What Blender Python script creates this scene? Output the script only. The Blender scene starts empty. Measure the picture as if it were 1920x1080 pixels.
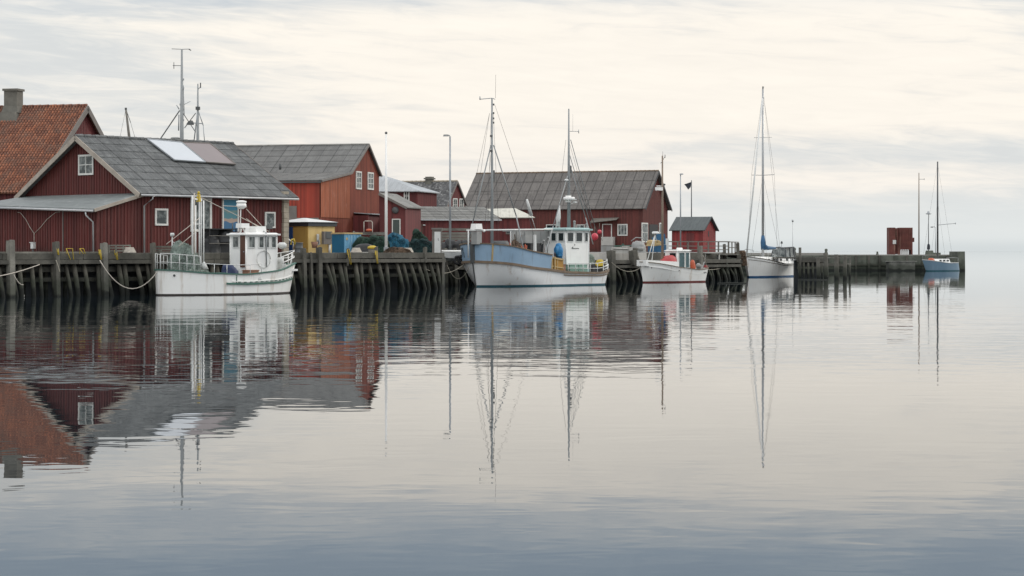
import bpy, bmesh, math, random
from mathutils import Vector, Matrix, noise as mnoise
R = random.Random(7)
F, H, HOR = 4000.0, 2.5, 470.0      # focal length in photo pixels, eye height above the water, horizon row
sc = bpy.context.scene
COL = sc.collection

# ------------------------------------------------------------------ camera
cam = bpy.data.cameras.new('camera')
cam.sensor_width = 36.0
cam.lens = 36.0 * F / 1920.0
cam.shift_y = -(540.0 - HOR) / 1920.0
cam.clip_start = 0.5
cam.clip_end = 9000.0
cam_o = bpy.data.objects.new('camera', cam)
COL.objects.link(cam_o)
cam_o.location = (0, 0, H)
cam_o.rotation_euler = (math.radians(90), 0, 0)
sc.camera = cam_o

# ------------------------------------------------------------------ sky
SUN_AZ, SUN_EL = 58.0, 24.0
world = bpy.data.worlds.new('World')
sc.world = world
world.use_nodes = True
nt = world.node_tree
nt.nodes.clear()
class NG:
    """tiny node helper: every call makes a node and wires its inputs"""
    def __init__(s, tree): s.t = tree
    def n(s, kind, ins=(), **kw):
        nd = s.t.nodes.new(kind)
        for k, v in kw.items(): setattr(nd, k, v)
        for i, v in (ins.items() if isinstance(ins, dict) else enumerate(ins)):
            if v is None: continue
            if isinstance(v, bpy.types.NodeSocket): s.t.links.new(v, nd.inputs[i])
            else: nd.inputs[i].default_value = v
        return nd
    def m(s, op, a, b=None, c=None, clamp=False):
        nd = s.n('ShaderNodeMath', [a, b, c], operation=op); nd.use_clamp = clamp
        return nd.outputs[0]
    def mix(s, f, a, b, blend='MIX'):
        nd = s.t.nodes.new('ShaderNodeMix'); nd.data_type = 'RGBA'; nd.blend_type = blend
        for i, v in ((0, f), (6, a), (7, b)):
            if isinstance(v, bpy.types.NodeSocket): s.t.links.new(v, nd.inputs[i])
            elif i == 0: nd.inputs[i].default_value = v
            else: nd.inputs[i].default_value = (v[0], v[1], v[2], 1)
        return nd.outputs[2]
    def ramp(s, f, lo, hi, smooth=True):
        nd = s.n('ShaderNodeMapRange', [f, lo, hi, 0.0, 1.0])
        nd.clamp = True
        if smooth: nd.interpolation_type = 'SMOOTHSTEP'
        return nd.outputs[0]
    def noise(s, vec, scale, detail=3.0, rough=0.5, dist=0.0):
        nd = s.n('ShaderNodeTexNoise', {'Vector': vec, 'Scale': scale, 'Detail': detail, 'Roughness': rough, 'Distortion': dist})
        return nd.outputs[0]
    def comb(s, x, y, z=0.0): return s.n('ShaderNodeCombineXYZ', [x, y, z]).outputs[0]
g = NG(nt)
tc = g.n('ShaderNodeTexCoord')
sx = g.n('ShaderNodeSeparateXYZ', [tc.outputs['Generated']])
X, Y, Z = sx.outputs
az = g.m('ARCTAN2', X, Y)
el = g.m('ARCSINE', Z)
def gauss(v, c, w):           # soft bump around c
    d = g.m('DIVIDE', g.m('SUBTRACT', v, c), w)
    return g.m('POWER', 2.718, g.m('MULTIPLY', g.m('MULTIPLY', d, d), -1.0))
sh = g.m('MULTIPLY', az, 0.06)
nA = g.noise(g.comb(g.m('MULTIPLY', az, 9.0), g.m('MULTIPLY', g.m('ADD', el, sh), 60.0), 3.1), 1.0, 5.0, 0.55, 0.6)
nB = g.noise(g.comb(g.m('MULTIPLY', az, 26.0), g.m('MULTIPLY', g.m('ADD', el, sh), 190.0), 8.7), 1.0, 4.0, 0.6, 0.8)
nC = g.noise(g.comb(g.m('MULTIPLY', az, 3.5), g.m('MULTIPLY', el, 16.0), 1.3), 1.0, 3.0, 0.5, 0.3)
# how much bright cream cloud there is: strongest right of centre, low in the sky
glow = g.m('MULTIPLY', gauss(az, 0.08, 0.22), gauss(el, 0.080, 0.048))
glow2 = g.m('MULTIPLY', gauss(az, -0.02, 0.16), gauss(el, 0.040, 0.022))
c = g.m('ADD', g.m('MULTIPLY', glow, 0.85), g.m('MULTIPLY', glow2, 0.40))
c = g.m('ADD', c, g.m('MULTIPLY', g.m('SUBTRACT', nA, 0.5), 1.35))
c = g.m('ADD', c, g.m('MULTIPLY', g.m('SUBTRACT', nB, 0.5), 1.0))
c = g.m('ADD', c, g.m('MULTIPLY', g.m('SUBTRACT', nC, 0.5), 0.7))
band = g.m('MULTIPLY', g.ramp(az, 0.0, 0.10), gauss(g.m('ADD', el, g.m('MULTIPLY', nC, 0.006)), 0.050, 0.0075))
c = g.m('SUBTRACT', c, g.m('MULTIPLY', band, 0.34))
c = g.m('ADD', c, 0.12)
cream = g.ramp(c, 0.0, 0.85)
grey = g.mix(g.ramp(el, 0.095, 0.150), (0.735, 0.755, 0.755), (0.45, 0.545, 0.655))
low = g.mix(g.ramp(az, -0.15, 0.14), (0.85, 0.83, 0.80), (0.775, 0.81, 0.81))
grey = g.mix(g.ramp(el, 0.040, 0.004), grey, low)
cr = g.mix(g.ramp(el, 0.02, 0.07), (0.93, 0.878, 0.815), (0.99, 0.932, 0.848))
cr = g.mix(g.ramp(el, 0.105, 0.150), cr, (0.53, 0.61, 0.69))
amt = g.m('MULTIPLY', cream, g.ramp(el, 0.003, 0.034))
grey = g.mix(g.m('MULTIPLY', g.ramp(el, 0.007, 0.0005), 0.7), grey, (0.64, 0.69, 0.705))
clouds = g.mix(amt, grey, cr)
streak = g.m('ADD', 1.025, g.m('ADD', g.m('MULTIPLY', g.m('SUBTRACT', nA, 0.5), 0.13), g.m('MULTIPLY', g.m('SUBTRACT', nB, 0.5), 0.13)))
streak = g.mix(g.ramp(el, 0.0, 0.03), (1, 1, 1), g.comb(streak, streak, g.m('ADD', 0.12, g.m('MULTIPLY', streak, 0.88))))
clouds = g.mix(1.0, clouds, streak, 'MULTIPLY')
# the overcast dome is brighter overhead than near the horizon
clouds = g.mix(g.ramp(el, 0.24, 0.75), clouds, (1.55, 1.55, 1.60))
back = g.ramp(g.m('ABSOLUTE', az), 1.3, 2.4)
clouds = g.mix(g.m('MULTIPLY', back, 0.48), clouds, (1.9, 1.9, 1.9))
nish = g.n('ShaderNodeTexSky', sky_type='NISHITA')
nish.sun_disc = False
nish.sun_elevation = math.radians(SUN_EL)
nish.sun_rotation = math.radians(SUN_AZ)
nish.air_density = 1.0; nish.dust_density = 2.0; nish.ozone_density = 1.0
bg1 = g.n('ShaderNodeBackground', {'Color': nish.outputs[0], 'Strength': 0.05})
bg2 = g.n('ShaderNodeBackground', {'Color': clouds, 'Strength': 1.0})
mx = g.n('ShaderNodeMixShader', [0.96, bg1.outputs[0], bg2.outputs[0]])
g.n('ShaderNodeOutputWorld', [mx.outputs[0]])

# ------------------------------------------------------------------ sun behind thin cloud
sl = bpy.data.lights.new('sun', 'SUN')
sl.energy = 1.3
sl.angle = math.radians(14)
sl.color = (1.0, 0.92, 0.82)
so = bpy.data.objects.new('sun', sl)
COL.objects.link(so)
a_, e_ = math.radians(SUN_AZ), math.radians(SUN_EL)
sd = Vector((math.sin(a_) * math.cos(e_), math.cos(a_) * math.cos(e_), math.sin(e_)))
so.rotation_euler = sd.to_track_quat('Z', 'Y').to_euler()
so.location = (0, 0, 60)
sc.view_settings.view_transform = 'Standard'
sc.view_settings.look = 'None'
sc.view_settings.exposure = 0.0
sc.view_settings.gamma = 1.0

# ------------------------------------------------------------------ materials
def newmat(name):
    m = bpy.data.materials.new(name); m.use_nodes = True
    m.node_tree.nodes.clear()
    return m, NG(m.node_tree)
def finish(g, col, rough=0.8, metal=0.0, h=None, hs=1.0, **kw):
    ins = {'Base Color': col if isinstance(col, bpy.types.NodeSocket) else (col[0], col[1], col[2], 1), 'Roughness': rough, 'Metallic': metal}
    if h is not None:
        b = g.n('ShaderNodeBump', {'Height': h, 'Distance': hs, 'Strength': 1.0})
        ins['Normal'] = b.outputs[0]
    ins.update(kw)
    p = g.n('ShaderNodeBsdfPrincipled', ins)
    g.n('ShaderNodeOutputMaterial', [p.outputs[0]])
def sc3(c, k): return (c[0] * k, c[1] * k, c[2] * k)
def pm(name, col, rough=0.6, metal=0.0, var=0.25, scale=1.5, stain=None, samt=0.4, streak=False):
    """painted or plain material with patchy tone, fine grain and optional stains"""
    m, g = newmat(name)
    tc = g.n('ShaderNodeTexCoord').outputs['Object']
    n1 = g.noise(tc, scale, 4.0, 0.6)
    c = g.mix(g.ramp(n1, 0.25, 0.75, False), sc3(col, 1 - var), sc3(col, 1 + var))
    if stain:
        if streak:
            mp = g.n('ShaderNodeMapping', {'Vector': tc, 'Scale': (2.4, 2.4, 0.30)}).outputs[0]
            n2 = g.noise(mp, 1.0, 4.0, 0.65)
        else:
            n2 = g.noise(tc, scale * 2.7, 5.0, 0.7)
        c = g.mix(g.m('MULTIPLY', g.ramp(n2, 0.54, 0.72), samt), c, stain)
    finish(g, c, rough, metal)
    return m
def wood_paint(name, col, fade, famt=0.35, dark=None, scale=1.0):
    """painted vertical boarding: board-to-board tone, long vertical streaks, faded and dirty patches"""
    m, g = newmat(name)
    tc = g.n('ShaderNodeTexCoord').outputs['Object']
    s = g.n('ShaderNodeSeparateXYZ', [tc]).outputs
    bx = g.m('FLOOR', g.m('MULTIPLY', g.m('ADD', s[0], g.m('MULTIPLY', s[1], 1.37)), 6.0))
    wn = g.n('ShaderNodeTexWhiteNoise', {'W': bx}, noise_dimensions='1D').outputs[0]
    c = g.mix(wn, sc3(col, 0.68), sc3(col, 1.30))
    mp = g.n('ShaderNodeMapping', {'Vector': tc, 'Scale': (9.0 * scale, 9.0 * scale, 0.55)}).outputs[0]
    n2 = g.noise(mp, 1.0, 5.0, 0.65)
    c = g.mix(g.m('MULTIPLY', g.ramp(n2, 0.50, 0.75), famt), c, fade)
    n3 = g.noise(tc, 0.35, 4.0, 0.6)
    c = g.mix(g.m('MULTIPLY', g.ramp(n3, 0.45, 0.8), 0.55), c, dark or sc3(col, 0.55))
    n4 = g.noise(g.n('ShaderNodeMapping', {'Vector': tc, 'Scale': (2.2, 2.2, 0.8)}).outputs[0], 1.0, 5.0, 0.7)
    c = g.mix(g.m('MULTIPLY', g.ramp(n4, 0.56, 0.72), famt * 0.9), c, fade)
    # splash-back dirt low on the boards
    c = g.mix(g.m('MULTIPLY', g.ramp(g.m('ADD', s[2], g.m('MULTIPLY', n4, 1.2)), 1.25, 0.55), 0.45), c, (0.045, 0.030, 0.024))
    finish(g, c, 0.75, 0.0, n2, 0.004)
    return m
def sheet_roof(name, col, sx, sy, var=0.18, seam=0.04, lichen=None, lamt=0.3, lscale=2.0, rough=0.85):
    """roof sheets: every sheet its own tone, dark laps between them, weather stains and lichen"""
    m, g = newmat(name)
    tc = g.n('ShaderNodeTexCoord').outputs['Object']
    s = g.n('ShaderNodeSeparateXYZ', [tc]).outputs
    u = g.m('DIVIDE', s[0], sx); v = g.m('DIVIDE', s[1], sy)
    wn = g.n('ShaderNodeTexWhiteNoise', {'Vector': g.comb(g.m('FLOOR', u), g.m('FLOOR', v), 2.0)}).outputs[0]
    c = g.mix(wn, sc3(col, 1 - var), sc3(col, 1 + var))
    mp = g.n('ShaderNodeMapping', {'Vector': tc, 'Scale': (3.0, 0.6, 0.6)}).outputs[0]
    n1 = g.noise(mp, 1.3, 5.0, 0.65)
    c = g.mix(g.m('MULTIPLY', g.ramp(n1, 0.40, 0.75), 0.6), c, sc3(col, 0.55))
    n5 = g.noise(tc, 0.5, 5.0, 0.65)
    c = g.mix(g.m('MULTIPLY', g.ramp(n5, 0.50, 0.68), 0.35), c, sc3(col, 1.45))
    if lichen:
        n2 = g.noise(tc, lscale, 6.0, 0.75)
        c = g.mix(g.m('MULTIPLY', g.ramp(n2, 0.52, 0.70), lamt), c, lichen)
    if seam:
        a = g.m('LESS_THAN', g.m('FRACT', u), seam)
        b = g.m('LESS_THAN', g.m('FRACT', v), seam * sx / sy)
        c = g.mix(g.m('MAXIMUM', g.m('MULTIPLY', a, 0.62), g.m('MULTIPLY', b, 0.28)), c, sc3(col, 0.25))
    finish(g, c, rough)
    return m
M = {}
M['red1'] = wood_paint('dark red boarding', (0.098, 0.019, 0.015), (0.17, 0.075, 0.06), 0.38)
M['red2'] = wood_paint('orange red boarding', (0.205, 0.050, 0.028), (0.33, 0.12, 0.068), 0.35)
M['red2f'] = wood_paint('faded orange boarding', (0.33, 0.100, 0.045), (0.46, 0.25, 0.19), 0.6)
M['redbright'] = wood_paint('bright red boarding', (0.30, 0.040, 0.021), (0.22, 0.07, 0.035), 0.35)
M['red3'] = wood_paint('brown red boarding', (0.112, 0.027, 0.021), (0.17, 0.075, 0.055), 0.5)
M['redhut'] = wood_paint('fresh red boarding', (0.23, 0.028, 0.027), (0.28, 0.07, 0.055), 0.3)
M['redfar'] = wood_paint('crimson boarding', (0.120, 0.024, 0.023), (0.17, 0.055, 0.045), 0.3)
M['roof1'] = sheet_roof('grey fibre cement sheets', (0.118, 0.123, 0.121), 0.92, 0.95, 0.20, 0.09, (0.30, 0.31, 0.29), 0.4, 3.0)
M['roof2'] = sheet_roof('warm grey roof sheets', (0.140, 0.140, 0.133), 1.35, 1.65, 0.11, 0.07, (0.26, 0.26, 0.24), 0.3, 1.2)
M['roof3'] = sheet_roof('brown grey roof sheets', (0.138, 0.128, 0.118), 1.32, 1.75, 0.15, 0.11, (0.20, 0.19, 0.16), 0.3, 1.0)
M['rooflow'] = sheet_roof('low shed roof sheets', (0.165, 0.165, 0.152), 1.1, 0.8, 0.2, 0.04, (0.36, 0.36, 0.33), 0.5, 1.6)
M['rooflichen'] = sheet_roof('lichen slate roof', (0.085, 0.085, 0.085), 0.45, 0.35, 0.35, 0.08, (0.42, 0.42, 0.40), 0.8, 2.4)
M['roofpale'] = sheet_roof('pale metal roof', (0.31, 0.33, 0.335), 0.6, 3.0, 0.05, 0.03, None, 0.3, 1.0, 0.5)
M['roofhut'] = sheet_roof('dark felt roof', (0.085, 0.098, 0.098), 0.9, 5.0, 0.08, 0.02, (0.13, 0.14, 0.13), 0.3, 2.0)
M['annexroof'] = sheet_roof('grey green metal roof', (0.175, 0.195, 0.190), 1.2, 9.0, 0.10, 0.015, (0.38, 0.40, 0.39), 0.4, 1.2, 0.6)
M['whiteroof'] = sheet_roof('cream canopy sheet', (0.46, 0.45, 0.38), 0.9, 9.0, 0.06, 0.02, None, 0.3, 1.0, 0.6)
def tile_mat():
    m, g = newmat('orange clay tiles')
    tc = g.n('ShaderNodeTexCoord').outputs['Object']
    s = g.n('ShaderNodeSeparateXYZ', [tc]).outputs
    u = g.m('DIVIDE', s[0], 0.24); v = g.m('DIVIDE', s[1], 0.29)
    wn = g.n('ShaderNodeTexWhiteNoise', {'Vector': g.comb(g.m('FLOOR', u), g.m('FLOOR', v), 5.0)}).outputs[0]
    c = g.mix(wn, (0.15, 0.055, 0.032), (0.34, 0.130, 0.066))
    gr = g.m('LESS_THAN', g.m('ABSOLUTE', g.m('SUBTRACT', g.m('FRACT', u), 0.5)), 0.17)
    c = g.mix(g.m('MULTIPLY', gr, 0.6), c, (0.055, 0.026, 0.018))
    n1 = g.noise(tc, 0.9, 5.0, 0.7)
    c = g.mix(g.m('MULTIPLY', g.ramp(n1, 0.42, 0.66), 0.6), c, (0.15, 0.095, 0.07))
    n2 = g.noise(tc, 5.0, 4.0, 0.7)
    c = g.mix(g.m('MULTIPLY', g.ramp(n2, 0.55, 0.72), 0.5), c, (0.27, 0.23, 0.19))
    d = g.m('LESS_THAN', g.m('FRACT', v), 0.14)
    c = g.mix(g.m('MULTIPLY', d, 0.6), c, (0.05, 0.025, 0.018))
    finish(g, c, 0.85)
    return m
M['tile'] = tile_mat()
M['concrete'] = pm('grey rendered brick', (0.135, 0.13, 0.11), 0.9, 0, 0.25, 2.0, (0.09, 0.085, 0.07), 0.6)
M['quoin'] = pm('pale stone quoin', (0.33, 0.29, 0.225), 0.9, 0, 0.2, 3.0, (0.16, 0.14, 0.11), 0.5)
M['lightwall'] = pm('pale stained concrete', (0.42, 0.41, 0.38), 0.9, 0, 0.15, 1.2, (0.20, 0.19, 0.17), 0.6, True)
M['ground'] = pm('packed gravel quay ground', (0.16, 0.155, 0.145), 0.95, 0, 0.25, 0.8, (0.09, 0.09, 0.08), 0.5)
M['barge'] = pm('weathered cream bargeboard', (0.34, 0.30, 0.25), 0.8, 0, 0.2, 1.5, (0.18, 0.15, 0.12), 0.5)
M['bargegrey'] = pm('grey brown bargeboard', (0.16, 0.145, 0.13), 0.85, 0, 0.2, 1.5)
M['bargedark'] = pm('dark bargeboard', (0.045, 0.048, 0.050), 0.8, 0, 0.2, 1.5)
M['gutter'] = pm('galvanised gutter', (0.42, 0.43, 0.43), 0.45, 0.3, 0.15, 2.0, (0.30, 0.12, 0.06), 0.25)
M['white'] = pm('white gloss paint', (0.80, 0.80, 0.77), 0.35, 0, 0.06, 1.3, (0.42, 0.39, 0.33), 0.28, True)
M['whitedull'] = pm('dull white paint', (0.58, 0.59, 0.57), 0.55, 0, 0.1, 2.0, (0.32, 0.30, 0.26), 0.4, True)
M['frame'] = pm('white window paint', (0.60, 0.60, 0.56), 0.6, 0, 0.12, 3.0, (0.35, 0.32, 0.28), 0.4)
M['door'] = pm('dark green door paint', (0.050, 0.070, 0.062), 0.6, 0, 0.15, 1.5)
M['slate'] = pm('charcoal door paint', (0.035, 0.040, 0.043), 0.6, 0, 0.15, 1.5)
M['brownwood'] = pm('varnished brown door', (0.085, 0.032, 0.016), 0.45, 0, 0.25, 3.0)
M['solar_w'] = pm('white solar collector glass', (0.41, 0.44, 0.46), 0.22, 0, 0.03, 1.0)
M['solar_d'] = pm('brown solar collector glass', (0.150, 0.120, 0.115), 0.35, 0, 0.08, 1.0)
M['steel'] = pm('galvanised steel', (0.30, 0.32, 0.33), 0.45, 0.4, 0.12, 2.0)
M['steeld'] = pm('dark weathered steel', (0.095, 0.10, 0.10), 0.6, 0.3, 0.2, 2.0)
M['mastwood'] = pm('varnished mast wood', (0.19, 0.145, 0.105), 0.6, 0, 0.2, 1.0)
M['mastgrey'] = pm('grey mast paint', (0.25, 0.265, 0.265), 0.5, 0.1, 0.15, 1.0)
M['alu'] = pm('anodised aluminium mast', (0.36, 0.37, 0.37), 0.4, 0.5, 0.08, 1.0)
M['wire'] = pm('rigging wire', (0.11, 0.11, 0.11), 0.6, 0.3, 0.1, 1.0)
M['rope'] = pm('hemp rope', (0.27, 0.25, 0.20), 0.95, 0, 0.25, 6.0)
M['ropelight'] = pm('pale rope', (0.48, 0.44, 0.38), 0.95, 0, 0.2, 6.0)
M['yellow'] = pm('yellow safety paint', (0.50, 0.36, 0.03), 0.6, 0, 0.2, 3.0, (0.25, 0.12, 0.03), 0.4)
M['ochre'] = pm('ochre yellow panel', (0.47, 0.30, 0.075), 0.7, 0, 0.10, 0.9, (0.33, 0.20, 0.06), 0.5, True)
M['ochrepale'] = pm('pale yellow panel', (0.60, 0.43, 0.17), 0.7, 0, 0.10, 0.9, (0.34, 0.22, 0.08), 0.55, True)  # paler yellow of the hut body; its left face carries the deeper ochre
M['bluedoor'] = pm('blue door paint', (0.010, 0.065, 0.20), 0.5, 0, 0.1, 1.0)
M['blueshade'] = pm('shaded teal blue steel', (0.012, 0.105, 0.19), 0.5, 0, 0.15, 1.0, (0.03, 0.06, 0.08), 0.5, True)  # container's left face, its shade put into the colour
M['bluelit'] = pm('lit blue worn steel', (0.17, 0.38, 0.54), 0.6, 0, 0.12, 1.0, (0.30, 0.42, 0.50), 0.5, True)  # same container's right face, the light on it put into the colour
M['hullblue'] = pm('light blue hull paint', (0.25, 0.37, 0.49), 0.5, 0, 0.10, 0.8, (0.15, 0.18, 0.21), 0.6, True)
M['hullwhite'] = pm('white hull paint', (0.80, 0.80, 0.765), 0.4, 0, 0.05, 0.7, (0.42, 0.33, 0.24), 0.55, True)
M['hullwhite2'] = pm('chalky white hull paint', (0.76, 0.77, 0.76), 0.5, 0, 0.06, 0.7, (0.38, 0.28, 0.20), 0.60, True)
M['sailblue'] = pm('mid blue hull paint', (0.15, 0.235, 0.31), 0.4, 0, 0.08, 0.7, (0.24, 0.33, 0.42), 0.3, True)
M['antifoul'] = pm('dark bottom paint', (0.045, 0.038, 0.034), 0.8, 0, 0.3, 2.0)
M['antired'] = pm('red bottom paint', (0.13, 0.025, 0.022), 0.8, 0, 0.3, 2.0)
M['antiblue'] = pm('blue bottom paint', (0.02, 0.09, 0.20), 0.7, 0, 0.2, 2.0)
M['antiteal'] = pm('teal bottom paint', (0.02, 0.085, 0.11), 0.7, 0, 0.2, 2.0)
M['greentrim'] = pm('green rubbing strake paint', (0.045, 0.125, 0.095), 0.6, 0, 0.2, 2.0, (0.12, 0.14, 0.12), 0.4)
M['woodcap'] = pm('worn oak rail', (0.17, 0.125, 0.085), 0.8, 0, 0.3, 2.5, (0.07, 0.05, 0.04), 0.5)
M['greycap'] = pm('weathered grey rail', (0.15, 0.14, 0.12), 0.85, 0, 0.25, 2.5)
M['tan'] = pm('tan painted timber', (0.42, 0.31, 0.15), 0.7, 0, 0.15, 2.0)
M['orangewood'] = pm('orange painted panel', (0.33, 0.17, 0.025), 0.6, 0, 0.2, 2.0)
M['teal'] = pm('pale teal trim', (0.30, 0.43, 0.42), 0.5, 0, 0.08, 2.0)
M['greybox'] = pm('grey painted steel plate', (0.27, 0.275, 0.265), 0.6, 0, 0.12, 1.5, (0.18, 0.16, 0.13), 0.4, True)
M['deck'] = pm('grey green deck paint', (0.17, 0.20, 0.185), 0.8, 0, 0.2, 2.0)
M['black'] = pm('black rubber', (0.012, 0.012, 0.013), 0.7, 0, 0.3, 3.0)
M['tarpblack'] = pm('black tarpaulin', (0.012, 0.013, 0.014), 0.55, 0, 0.4, 2.5, (0.06, 0.06, 0.06), 0.3)
M['pink'] = pm('pink buoy', (0.52, 0.045, 0.07), 0.4, 0, 0.1, 2.0)
M['orange'] = pm('orange plastic', (0.45, 0.085, 0.03), 0.5, 0, 0.12, 2.0)
M['redplastic'] = pm('red tarpaulin', (0.36, 0.045, 0.045), 0.6, 0, 0.2, 3.0)
M['brownbox'] = pm('brown fish box', (0.26, 0.135, 0.085), 0.7, 0, 0.15, 3.0)
M['greenbox'] = pm('pale green fish box', (0.20, 0.33, 0.27), 0.6, 0, 0.15, 3.0)
M['bluecloth'] = pm('blue oilskin cloth', (0.012, 0.155, 0.34), 0.6, 0, 0.35, 4.0)
M['cratesblue'] = pm('faded blue crate plastic', (0.02, 0.10, 0.20), 0.6, 0, 0.3, 2.0, (0.10, 0.17, 0.22), 0.5)
M['navy'] = pm('navy oilskin cloth', (0.018, 0.032, 0.085), 0.7, 0, 0.4, 4.0)
M['sailcover'] = pm('blue sail cover', (0.028, 0.095, 0.19), 0.7, 0, 0.2, 3.0)
def net_mat(name, col, lite):
    """bundled netting: light on strands and shade in the gaps painted into its colour"""
    m, g = newmat(name)
    tc = g.n('ShaderNodeTexCoord').outputs['Object']
    n1 = g.noise(tc, 2.2, 3.0, 0.6)
    n2 = g.noise(g.n('ShaderNodeMapping', {'Vector': tc, 'Scale': (5.0, 5.0, 2.2)}).outputs[0], 1.6, 5.0, 0.75, 1.2)
    c = g.mix(g.ramp(n1, 0.35, 0.68), sc3(col, 0.6), sc3(col, 1.5))
    c = g.mix(g.m('MULTIPLY', g.ramp(n2, 0.52, 0.66), 0.8), c, lite)
    c = g.mix(g.m('MULTIPLY', g.ramp(n2, 0.46, 0.36), 0.8), c, sc3(col, 0.22))
    finish(g, c, 1.0, 0.0, n2, 0.35)
    return m
M['netgreen'] = net_mat('dark green trawl net', (0.020, 0.055, 0.038), (0.07, 0.13, 0.08))
M['netteal'] = net_mat('blue green trawl net', (0.010, 0.038, 0.040), (0.04, 0.10, 0.09))
M['netpale'] = net_mat('pale green gill net', (0.24, 0.30, 0.26), (0.42, 0.48, 0.44))
M['netblue'] = net_mat('blue net', (0.018, 0.12, 0.20), (0.13, 0.33, 0.36))
M['netbrown'] = net_mat('brown net', (0.13, 0.085, 0.055), (0.24, 0.17, 0.12))
M['canvasgrey'] = pm('grey canvas hood', (0.06, 0.065, 0.07), 0.8, 0, 0.15, 2.0)
M['rust'] = pm('rusty red steel', (0.115, 0.036, 0.028), 0.85, 0, 0.4, 1.2, (0.25, 0.15, 0.11), 0.8, True)
M['fabric_dark'] = pm('dark pennant cloth', (0.03, 0.035, 0.045), 0.8, 0, 0.2, 2.0)
M['poster'] = None
def plank_mat(name, col, wet=True, wz=0.0):
    """old grey timber with grain, split tones, green weed near the waterline"""
    m, g = newmat(name)
    geo = g.n('ShaderNodeNewGeometry').outputs['Position']
    tc = g.n('ShaderNodeTexCoord').outputs['Object']
    mp = g.n('ShaderNodeMapping', {'Vector': tc, 'Scale': (1.0, 1.0, 1.0)}).outputs[0]
    n0 = g.noise(mp, 0.8, 4.0, 0.6)
    n1 = g.noise(mp, 6.0, 4.0, 0.7)
    c = g.mix(g.ramp(n0, 0.3, 0.7), sc3(col, 0.6), sc3(col, 1.3))
    c = g.mix(g.m('MULTIPLY', g.ramp(n1, 0.5, 0.75), 0.5), c, sc3(col, 0.35))
    if wet:
        z = g.n('ShaderNodeSeparateXYZ', [geo]).outputs[2]
        zz = g.m('ADD', z, g.m('SUBTRACT', g.m('MULTIPLY', n0, 0.8), wz))
        c = g.mix(g.m('MULTIPLY', g.ramp(zz, 1.7, 0.9), 0.7), c, (0.022, 0.030, 0.018))
        c = g.mix(g.m('MULTIPLY', g.ramp(zz, 0.75, 0.5), 0.9), c, (0.008, 0.010, 0.008))
    finish(g, c, 0.9, 0.0, n1, 0.01)
    return m
M['timber'] = plank_mat('old grey quay timber', (0.092, 0.088, 0.073))
M['pile'] = plank_mat('tarred old pile', (0.088, 0.082, 0.065), True, 0.25)
M['timberlight'] = plank_mat('bleached quay timber', (0.185, 0.178, 0.152))
M['mole'] = plank_mat('weedy mole concrete', (0.105, 0.115, 0.092))
M['molecap'] = pm('pale mole coping', (0.27, 0.26, 0.235), 0.9, 0, 0.15, 0.6, (0.15, 0.15, 0.13), 0.5)
M['blockwall'] = plank_mat('grey block masonry', (0.185, 0.185, 0.165))
def glass_mat():
    m, g = newmat('window glass')
    tc = g.n('ShaderNodeTexCoord').outputs['Object']
    n1 = g.noise(tc, 2.2, 3.0, 0.6)
    c = g.mix(g.ramp(n1, 0.4, 0.65), (0.035, 0.045, 0.045), (0.19, 0.21, 0.20))
    finish(g, c, 0.08, 0.0)
    return m
M['glass'] = glass_mat()
M['glassdark'] = pm('dark tinted glass', (0.012, 0.020, 0.022), 0.08, 0, 0.3, 2.0)
M['glassteal'] = pm('teal reflecting glass', (0.035, 0.085, 0.095), 0.08, 0, 0.5, 1.6, (0.16, 0.26, 0.29), 0.6)
def poster_mat():
    m, g = newmat('blue and pink painted door panel')
    tc = g.n('ShaderNodeTexCoord').outputs['Object']
    n1 = g.noise(tc, 1.6, 2.0, 0.5, 0.5)
    z = g.n('ShaderNodeSeparateXYZ', [tc]).outputs[2]
    v = g.m('ADD', z, g.m('MULTIPLY', n1, 0.5))
    v = g.m('ADD', v, 0.85)
    c = g.mix(g.ramp(v, 4.0, 3.85), (0.03, 0.17, 0.26), (0.13, 0.21, 0.20))
    c = g.mix(g.ramp(v, 3.75, 3.7), c, (0.07, 0.19, 0.22))
    c = g.mix(g.ramp(v, 3.4, 3.36), c, (0.34, 0.26, 0.21))
    c = g.mix(g.ramp(v, 3.2, 3.16), c, (0.04, 0.12, 0.22))
    finish(g, c, 0.4)
    return m
M['poster'] = poster_mat()

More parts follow.
